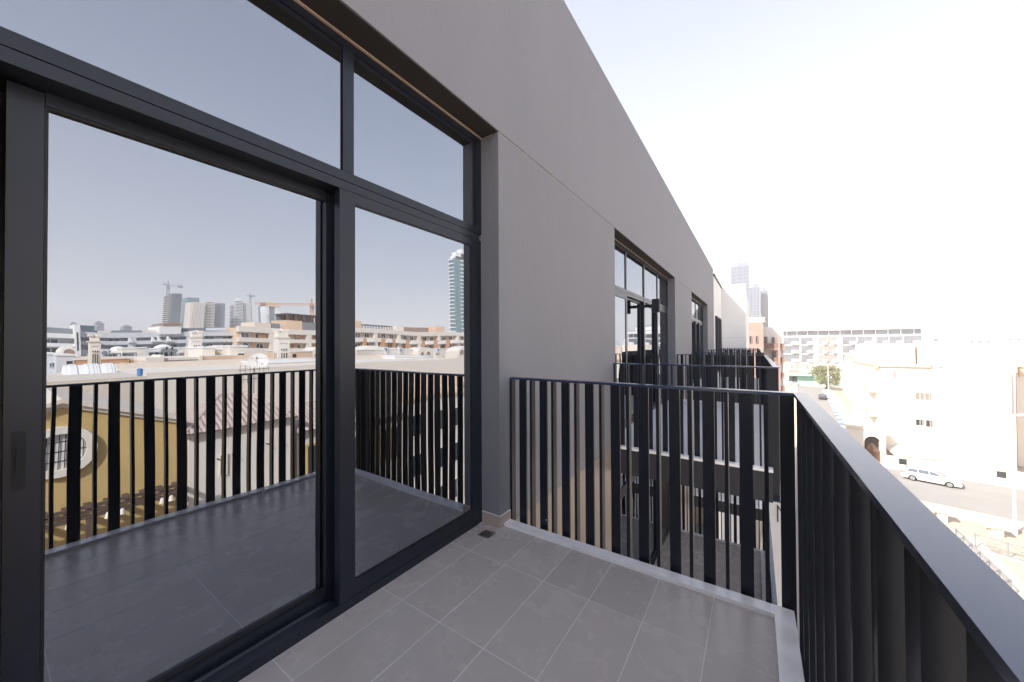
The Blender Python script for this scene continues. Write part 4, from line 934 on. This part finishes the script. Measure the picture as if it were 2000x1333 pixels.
def dome_house(X, pa, pb, ptop, pbase, lab, m=M_WHITE):
    y0, y1 = ry(pa, X), ry(pb, X); r = (y1-y0)/2; yc = (y0+y1)/2; zb = rz((pa+pb)/2, pbase, X); zt = rz((pa+pb)/2, ptop, X)
    t = thing('domed_roof', lab, 'roof', (X+r, yc, STREET)); mb = MB(); n = 7
    for k in range(n):
        a0, a1 = k*math.pi/2/n, (k+1)*math.pi/2/n
        mb.tube([(X+r, yc, zb+(zt-zb)*math.sin(a0)), (X+r, yc, zb+(zt-zb)*math.sin(a1))], r*math.cos(a0), max(.02, r*math.cos(a1)), 20, cap=False)
    mb.build('dome', m, t, smooth=True); mb = MB(); mb.box(X-.1, X+2*r+.1, y0-.1, y1+.1, STREET, zb); mb.build('drum', m, t)
dome_house(82, 213, 249, 676, 685, 'low white dome, left of two domes in the reflection')
dome_house(84, 306, 346, 674, 684, 'low white dome, right of two domes in the reflection')
box_house(78, 238, 288, 681, 'cream gabled roof house between the two white domes in the reflection', M_CREAM)
for pa, pb, pt, lab in ((198, 237, 690, 'dark framed roof pergola, leftmost in the reflection, above the terracotta house'), (247, 270, 689, 'dark framed roof pergola above the small square window, mirrored'), (304, 344, 688, 'dark framed roof pergola in front of the right white dome, mirrored')):
    X = 71; y0, y1 = ry(pa, X), ry(pb, X); z0, z1 = rz(pa, 701, X), rz(pa, pt, X); t = thing('roof_pergola', lab, 'pergola', (X+1.5, (y0+y1)/2, z0), 'dark roof pergolas in the reflection')
    mb = MB(); mb.box(X, X+3, y0, y1, z1-.15, z1); mb.build('roof_frame', M_GREYST, t)
    for k in range(5):
        y = y0+(y1-y0-.15)*k/4; mb = MB(); mb.box(X, X+.15, y, y+.15, z0-1, z1-.15); mb.build('post', M_GREYST, t)
    mb = MB(); mb.box(X+2.6, X+2.8, y0, y1, z0-1, z1-.16); mb.build('screen', M_WINB, t)
def portal(X, pa, pb, pt, pbm, lab, arches):
    y0, y1 = ry(pa, X), ry(pb, X); zt, z0 = rz(pa, pt, X), rz(pa, pbm, X); yc = (y0+y1)/2; H = zt-z0; r = (y1-y0)/2
    t = thing('arched_portal', lab, 'building', (X+2, yc, STREET)); n = 12
    top = [(yc+r*math.cos(math.pi*k/n), z0+.45*H+.55*H*math.sin(math.pi*k/n)) for k in range(n+1)]
    mb = MB(); mb.prism([(X, y, z) for y, z in [(y0, STREET), (y1, STREET)]+top], (4, 0, 0)); mb.build('wall', M_CREAM, t)
    for qa, qb, ra_, rb_ in arches:
        o = window(t, FX(X), ry(qa, X), ry(qb, X), rz(qa, rb_, X), rz(qa, ra_, X), M_BROWNW, M_CREAM, arch=True, fw=.2, bars=0)
portal(60, 703, 751, 678, 703, 'cream portal with two big arches and curved top, left in the right pane reflection', [(709, 722, 688, 702), (731, 746, 687, 702)])
portal(60, 819, 848, 677, 692, 'cream portal with two small round arches, middle of the right pane reflection', [(823, 830, 686, 692), (834, 842, 685, 692)])
portal(61, 893, 925, 677, 696, 'cream portal with narrow arch at the right edge of the right pane', [(895, 902, 684, 694)])
portal(63, 610, 650, 679, 705, 'cream portal with one round opening beside the door post, mirrored', [(616, 624, 691, 699)])
portal(74, 106, 144, 677, 700, 'white arched roof portal at the left of the reflection', [(115, 139, 682, 697)])
box_house(68, 60, 100, 693, 'pale blue white house at the left edge of the reflection', M_WHITE2, win=[(88, 90.5, 710, 716), (94, 97, 709, 716)])
box_house(66, 101, 136, 695, 'white house with shaded balcony under the arched portal, mirrored', M_WHITE2, win=[(121, 134, 705, 718)])
# long white terrace of flats
def flats(name, X, pa, pb, rows, m, mrec, lab, lines, arch=True, step=7.5, fins=True, dark=None):
    """rows: list of (top row, bottom row) recessed storeys"""
    y0, y1 = ry(pa, X), ry(pb, X); zt = rz((pa+pb)/2, lines, X); t = thing(name, lab, 'building', (X+8, (y0+y1)/2, STREET))
    mb = MB(); mb.box(X+1.6, X+18, y0, y1, STREET, zt-.4); mb.build('core', mrec, t)
    mid = (pa+pb)/2
    edges = [(lines, rows[0][0])]+[(rows[i][1], rows[i+1][0]) for i in range(len(rows)-1)]+[(rows[-1][1], 740)]
    for a, b in edges:
        mb = MB(); mb.box(X, X+1.9, y0-.05, y1+.05, rz(mid, b, X), rz(mid, a, X)); mb.build('parapet_band', m, t)
    f = FX(X+1.6); k = 0; y = y0+1
    while y < y1-2:
        for i, (a, b) in enumerate(rows):
            za, zb = rz(mid, a, X), rz(mid, b, X)
            if k % 3 == 2 and fins:
                mb = MB(); mb.box(X+.05, X+1.6, y-.5, y+.9, zb, za); mb.build('pier', m, t)
            else:
                window(t, f, y, y+1.7, zb+.02, za-.25, M_WIN if (k+i) % 4 else M_WINB, M_WHITE, arch=arch and i > 0, fw=.16, bars=1)
        y += step/2.2; k += 1
    return t
wf = flats('white_flats', 105, 60, 140, [(661, 671), (678, 690)], M_WHITE, M_WHITE2, 'white block of flats with long balconies at the left of the reflection', 652, arch=False)
mb = MB(); mb.box(107, 121, ry(60, 107), ry(138, 107), rz(100, 652.5, 107), rz(100, 641.5, 107)); mb.build('roof_screen', M_GREYST, wf)
mb = MB(); mb.box(104.5, 112, ry(139, 105), ry(150, 105), STREET, rz(145, 634, 105)); mb.build('stair_tower', M_WHITE, wf)
mb = MB(); mb.box(104.45, 104.49, ry(142.5, 105), ry(145.5, 105), rz(145, 685, 105), rz(145, 649, 105)); mb.build('stair_window', M_WIN, wf)
w2 = flats('white_flats', 112, 150, 470, [(660, 666), (673, 681)], M_WHITE2, M_WHITE2, 'long pale grey terrace of flats with dark roof screens, mirrored under the tall towers', 650.5)
for pa, pb, pt, m in ((152, 180, 635, M_WINB), (186, 214, 645.5, M_CREAM2), (216, 278, 645, M_GREYST), (278, 312, 646, M_CREAM2), (360, 402, 645, M_GREYST), (402, 440, 646, M_WHITE2)):
    mb = MB(); mb.box(114, 124, ry(pa, 114), ry(pb, 114), rz(pa, 651, 114), rz((pa+pb)/2, pt, 114)); mb.build('roof_screen', m, w2)
mb = MB(); mb.box(111.5, 122, ry(311, 112), ry(354, 112), rz(311, 655, 112), rz(330, 639, 112)); mb.build('roof_house', M_WHITE, w2)
mb = MB(); mb.box(111.4, 122.1, ry(318, 112), ry(353, 112), rz(311, 639, 112)+.01, rz(330, 633, 112)); mb.build('roof_house_top', M_BROWNW, w2)
for pa, pb in ((253, 262), (300, 309), (312, 321), (331, 341)):
    mb = MB(); y0, y1 = ry(pa, 110.5), ry(pb, 110.5); z0, z1 = rz(pa, 669, 110.5), rz(pa, 659, 110.5); mb.prism([(110.5, y0, z0), (110.5, y1, z0), (110.5, y0, z1)], (1.4, 0, 0)); mb.build('gable_screen', M_WHITE, w2)
# long orange and cream terrace
of = flats('orange_flats', 108, 466, 646, [(655, 664.5), (672, 682)], M_CREAM, M_PEACH, 'cream and orange flats with arched windows, mirrored left of the door post', 645)
y = ry(470, 109)
for pa, pb, ra_, rb_ in ((504, 518, 656, 664), (578, 590, 654, 662.5), (616, 628, 654, 662.5), (574, 582, 671, 682), (610, 618, 672, 682)):
    mb = MB(); mb.box(108.9, 109.58, ry(pa, 109), ry(pb, 109), rz(pa, rb_, 109), rz(pa, ra_, 109)); mb.build('orange_panel', M_TERRA, of)
for pa, pb, pt, m in ((498, 530, 634.5, M_CREAM2), (530, 549, 635, M_GREYST), (561, 592, 628, M_PEACH), (592, 640, 632, M_GREYST)):
    mb = MB(); mb.box(112, 122, ry(pa, 112), ry(pb, 112), rz(pa, 646, 112), rz((pa+pb)/2, pt, 112)); mb.build('roof_house', m, of)
py0, py1 = ry(562, 113), ry(633, 113); z0, z1 = rz(600, 631, 113), rz(600, 615.5, 113)
mb = MB(); mb.box(113, 121, py0, py1, z1-.35, z1); mb.build('roof_pergola', M_TIMBER, of)
for k in range(15):
    y = py0+(py1-py0-.3)*k/14; mb = MB(); mb.box(113, 113.3, y, y+.28+.5*(k % 3 == 0), z0-2, z1-.35); mb.build('pergola_post', M_TIMBER, of)
mb = MB(); mb.box(120, 120.3, py0, py1, z0-2, z1-.36); mb.build('pergola_screen', M_GREYST, of)
o2 = flats('orange_flats', 104, 690, 940, [(655.5, 664), (671, 681)], M_CREAM, M_PEACH, 'cream and orange flats with arched windows, mirrored in the right pane beside the teal tower', 648)
for k, pa in enumerate((706, 742, 764, 793, 826, 848, 872)):
    mb = MB(); mb.box(103.9, 105.58, ry(pa, 104), ry(pa+6+k % 2*4, 104), rz(pa, 681, 104), rz(pa, 664, 104)); mb.build('orange_pier', M_TERRA, o2)
    mb = MB(); mb.box(103.1, 103.95, ry(pa+8, 104), ry(pa+19, 104), rz(pa, 671.5, 104), rz(pa, 667, 104)); mb.build('balcony', M_WHITE, o2)
for pa, pb, pt, m in ((690, 702, 629, M_PEACH), (775, 790, 638.5, M_CREAM), (790, 838, 640, M_BROWNW), (852, 868, 640, M_PEACH)):
    mb = MB(); mb.box(108, 116, ry(pa, 108), ry(pb, 108), rz(pa, 650, 108), rz((pa+pb)/2, pt, 108)); mb.build('roof_house', m, o2)
mb = MB(); y0, y1 = ry(704, 107), ry(766, 107); z1 = rz(735, 637, 107); mb.box(107, 112, y0, y1, z1-.3, z1); mb.build('roof_pergola', M_GREYST, o2)
for k in range(12): y = y0+(y1-y0-.3)*k/11; mb = MB(); mb.box(107, 107.3, y, y+.3, z1-2.6, z1-.3); mb.build('pergola_post', M_GREYST, o2)
# ------------------------------------------------------------------ skyline in the glass
def tower(name, X, pa, pb, pt, lab, style, m, mg=M_WINB, nf=34, depth=None):
    y0, y1 = ry(pa+.3*(pb-pa), X), ry(pb, X); zt = rz((pa+pb)/2, pt, X); H = zt-STREET
    d = max(6, y0*(X-2*MIRX)/ry(pa, X)-(X-2*MIRX))
    t = thing(name, lab, 'tower', (X+d/2, (y0+y1)/2, STREET)); mb = MB(); mb.box(X, X+d, y0, y1, STREET, zt); mb.build('core', mg, t)
    W = y1-y0
    if 'b' in style:
        for k in range(nf): z = STREET+H*(k+1)/nf; mb = MB(); mb.box(X-.9, X+d+.6, y0-.6, y1+.6, z-H/nf*(.45 if 'B' in style else .28), z); mb.build('floor_band', m, t)
    if 'v' in style:
        n = 9
        for k in range(n): y = y0+W*(k+.1)/n; mb = MB(); mb.box(X-1.4, X+.5, y, y+W/n*.52, STREET, zt+(.4 if k % 2 else 0)); mb.build('pier', m, t)
        for k in range(5): x = X+d*(k+.2)/5; mb = MB(); mb.box(x, x+d/9, y0-1.4, y0+.5, STREET, zt); mb.build('pier', m, t)
    if 'c' in style: mb = MB(); mb.box(X+d*.2, X+d*.8, y0+W*.2, y1-W*.2, zt, zt+H*.05); mb.build('crown', m, t)
    return t
def crane(X, pm, ptop, pbase, pj0, pj1, lab, m, k=1.0, rise=0.0):
    ym = ry(pm, X); zt, zb = rz(pm, ptop, X), rz(pm, pbase, X); t = thing('tower_crane', lab, 'crane', (X, ym, zb), 'tower cranes on the mirrored skyline'); w_ = 1.3*k
    def lattice(a, b, w0, nm):
        a, b = Vector(a), Vector(b); d = (b-a); L = d.length; d /= L; s = Vector((1, 0, 0)); u = d.cross(s).normalized(); mb = MB(); n = max(4, int(L/(w0*1.6)))
        cs = [s*w0/2+u*w0/2, s*w0/2-u*w0/2, -s*w0/2-u*w0/2, -s*w0/2+u*w0/2]
        for c in cs: mb.bar(a+c, b+c, w0*.16)
        for i in range(n):
            p, q = a+d*(L*i/n), a+d*(L*(i+1)/n)
            for c1, c2 in zip(cs, cs[1:]+cs[:1]): mb.bar(p+c1, q+c2, w0*.1)
        mb.build(nm, m, t, kind='stuff')
    lattice((X, ym, zb-6), (X, ym, zt), w_*1.2, 'mast')
    zj = zt-.3*k; jd = Vector((-_r0.x, _r0.y, 0)); dep = (X-2*MIRX)*math.sin(YAW)+ym*math.cos(YAW); L0, L1 = (pj0-pm)*dep/F_PX, (pj1-pm)*dep/F_PX; c0 = Vector((X, ym, zj))
    lattice(c0+jd*L0+Vector((0, 0, rise)), c0, w_, 'jib'); lattice(c0, c0+jd*L1, w_, 'counter_jib')
    mb = MB(); mb.box(X-1.0*k, X+1.0*k, ym-.9*k, ym+1.0*k, zj-3.0*k, zj-.9*k); mb.build('cab', M_GREYST, t)
    e = c0+jd*(L1-2*k); mb = MB(); mb.box(e.x-1*k, e.x+1*k, e.y-1.4*k, e.y+1.4*k, zj-2.0*k, zj-.7*k); mb.build('counterweight', M_GREYST, t)
    mb = MB(); mb.bar((X, ym, zj), (X, ym, zj+4*k), .7*k); mb.build('apex', m, t)
    return t
tower('glass_tower', 620, 326.5, 352, 574, 'dark grey glass tower under a crane, leftmost tall tower in the reflection', 'v', M_WINB, M_WIN)
t = tower('bare_frame_tower', 622, 315.5, 325.5, 578, 'bare concrete tower under construction beside the dark glass tower, mirrored', 'b', M_CREAM2, M_WIN, 30, 40)
tower('green_glass_tower', 700, 354.5, 385, 583, 'green glass tower behind the striped cream tower, mirrored', 'v', M_TEAL, M_TEAL)
tower('striped_tower', 600, 360.5, 396, 593, 'cream tower with tight vertical stripes, mirrored', 'vb', M_CREAM, M_WINB)
tower('twin_tower', 605, 397, 415, 592, 'cream tower with dark window columns, mirrored right of the striped tower', 'bB', M_CREAM, M_WIN)
tower('grey_tower', 612, 415.5, 437, 596, 'grey ribbed tower right of the cream window tower, mirrored', 'v', M_HAZETOWER, M_WINB)
tower('pale_tower', 640, 447, 456, 600, 'slim cream tower at the left of the white pair, mirrored', 'b', M_WHITE, M_WINB)
tower('pale_tower', 630, 456.5, 474, 590, 'white curved tower with dark centre stripe, mirrored', 'bBc', M_WHITE, M_WIN)
tower('pale_tower', 634, 474.5, 491, 594, 'white tower right of the dark centre stripe, mirrored beside a crane', 'v', M_WHITE, M_WINB)
tower('arched_tower', 680, 508, 520, 601, 'low grey glass tower left of the portal tower, mirrored', 'v', M_HAZETOWER, M_WINB)
t = tower('portal_tower', 660, 521.5, 547, 597, 'pale portal shaped tower with glazed middle, mirrored behind the orange crane', '', M_WHITE, M_WINB)
for a, b in ((521, 527), (539, 548)): mb = MB(); mb.box(657, 680, ry(a, 660), ry(b, 660), STREET, rz(535, 594, 660)); mb.build('side_pier', M_WHITE, t)
mb = MB(); mb.box(656, 680, ry(521, 660), ry(548, 660), rz(535, 601, 660), rz(535, 593, 660)); mb.build('lintel', M_PEACH, t)
for pa, pb, pt, X, lab in ((178, 199, 629, 800, 'small hazy block on the skyline above the left wind tower, mirrored'), (130, 146, 632, 820, 'small hazy block at the far left of the mirrored skyline'), (232, 256, 637, 780, 'low hazy block left of the tall towers, mirrored')):
    tower('hazy_block', X, pa, pb, pt, lab, 'bc', M_HAZETOWER, M_WINB, 14)
crane(612, 324, 557, 579, 313.5, 352, 'grey tower crane on the tallest dark tower, leftmost crane in the reflection', M_GREYST, 1.5, 3)
crane(634, 491, 578, 640, 482, 500, 'small grey crane beside the white towers, mirrored', M_GREYST, 1.2)
crane(240, 611, 594, 620, 500, 650, 'orange tower crane with a long jib over the orange flats, mirrored', M_ORANGE, 1.0)
# teal balcony tower
X = 300; y0, y1 = ry(890, X), ry(935, X); zt = rz(895, 505, X); H = zt-STREET; dT = y0*(X-2*MIRX)/ry(878.5, X)-(X-2*MIRX)
tt = thing('teal_tower', 'tall teal glass tower with white balconies at the right edge of the reflection', 'tower', (X+dT/2, (y0+y1)/2, STREET))
mb = MB(); mb.box(X, X+dT, y0, y1, STREET, zt); mb.build('core', M_TEAL, tt)
nf = 26; yq = ry(901, X)
for k in range(nf):
    z = STREET+H*(k+1)/nf
    mb = MB(); mb.box(X+dT*.12, X+dT, y0-2.4, y0-.02, z-2.0, z-1.0); mb.build('balcony', M_WHITE, tt)
    mb = MB(); mb.box(X-2.4, X-.02, yq, y1, z-2.0, z-1.0); mb.build('balcony', M_WHITE, tt)
    mb = MB(); mb.box(X-.5, X+.5, y0-.5, yq-1.5, z-.4, z); mb.build('floor_band', M_HAZETOWER, tt)
for a, b, p in ((890, 935, 499), (893, 935, 492), (903, 935, 484)): mb = MB(); mb.box(X+.5, X+dT*.8, ry(a, X), ry(b, X), zt-2, rz(890, p, X)); mb.build('crown', M_WHITE, tt)

# television aerial on the tiled roof
ae = thing('roof_aerial', 'thin television aerial standing on the clay tile roof, mirrored behind the slats', 'aerial', (21.6, 9.4, -1.4))
mb = MB(); mb.tube([(21.6, 9.4, -1.42), (21.6, 9.4, .15)], .02, n=6); mb.build('mast', M_BLACK, ae)
mb = MB(); mb.bar((21.6, 8.6, .02), (21.6, 10.3, .08), .025); mb.build('boom', M_BLACK, ae)
for k in range(7): mb = MB(); mb.bar((21.6, 8.7+k*.25, .03-.32+.03*k), (21.6, 8.7+k*.25, .03+.32-.03*k), .014); mb.build('rod', M_BLACK, ae)
mb = MB(); mb.bar((21.6, 8.8, -.55), (21.6, 10.0, -.5), .025); mb.build('boom', M_BLACK, ae)
for k in range(6): mb = MB(); mb.bar((21.6, 8.85+k*.22, -.52-.24), (21.6, 8.85+k*.22, -.52+.24), .014); mb.build('rod', M_BLACK, ae)

# roof edges and parapet rails of the white apartment block
for (pa, pb, py, Y_) in ((1540, 1800, 639.6, 177.2), (1597, 1775, 625.6, 184), (1640, 1700, 619, 185)):
    a, b = pY(pa, py, Y_), pY(pb, py, Y_)
    mb = MB(); mb.box(a.x, b.x, Y_-.05, Y_+.05, a.z, a.z+.22); mb.build('roof_rail', M_GREYST, ab)
# air conditioning boxes on the roofs
for X_, px, py, pl in ((70, 205, 685, 'right beside the left wind tower'), (70, 330, 682, 'left of three on the white roof terrace'), (70, 341, 682.5, 'middle of three on the white roof terrace'),
        (70, 352, 683, 'right of three on the white roof terrace'), (66, 405, 682, 'just right of the middle wind tower'), (66, 415, 682, 'second right of the middle wind tower'),
        (64, 470, 680.5, 'over the shaded recess left of the dish'), (64, 477, 680.5, 'nearest the dish on the recessed roof house'), (55, 520, 706, 'beside the dish on the low cream roofs'),
        (55, 590, 706, 'under the right wind tower on the low cream roofs'), (60, 760, 682, 'left end of the house between the portals'), (60, 790, 682, 'middle of the house between the portals'),
        (64, 866, 680, 'near the teal tower on a plain house'), (54, 775, 696, 'on the left low white shed'), (54, 826, 696, 'on the right low white shed')):
    q = rX(px, py, X_); t = thing('air_conditioner', 'white mirrored air conditioning box, ' + pl, 'air conditioner', (X_+2, q.y, q.z-.9), 'air conditioning boxes on the mirrored roofs')
    mb = MB(); mb.box(X_+1.6, X_+2.3, q.y-.45, q.y+.45, q.z-1.2, q.z+.25); mb.build('cabinet', M_WHITE2, t, .03)
    mb = MB(); mb.tube([(X_+1.597, q.y, q.z-.28), (X_+1.57, q.y, q.z-.28)], .32, n=14); mb.build('fan_grille', M_GREYST, t)
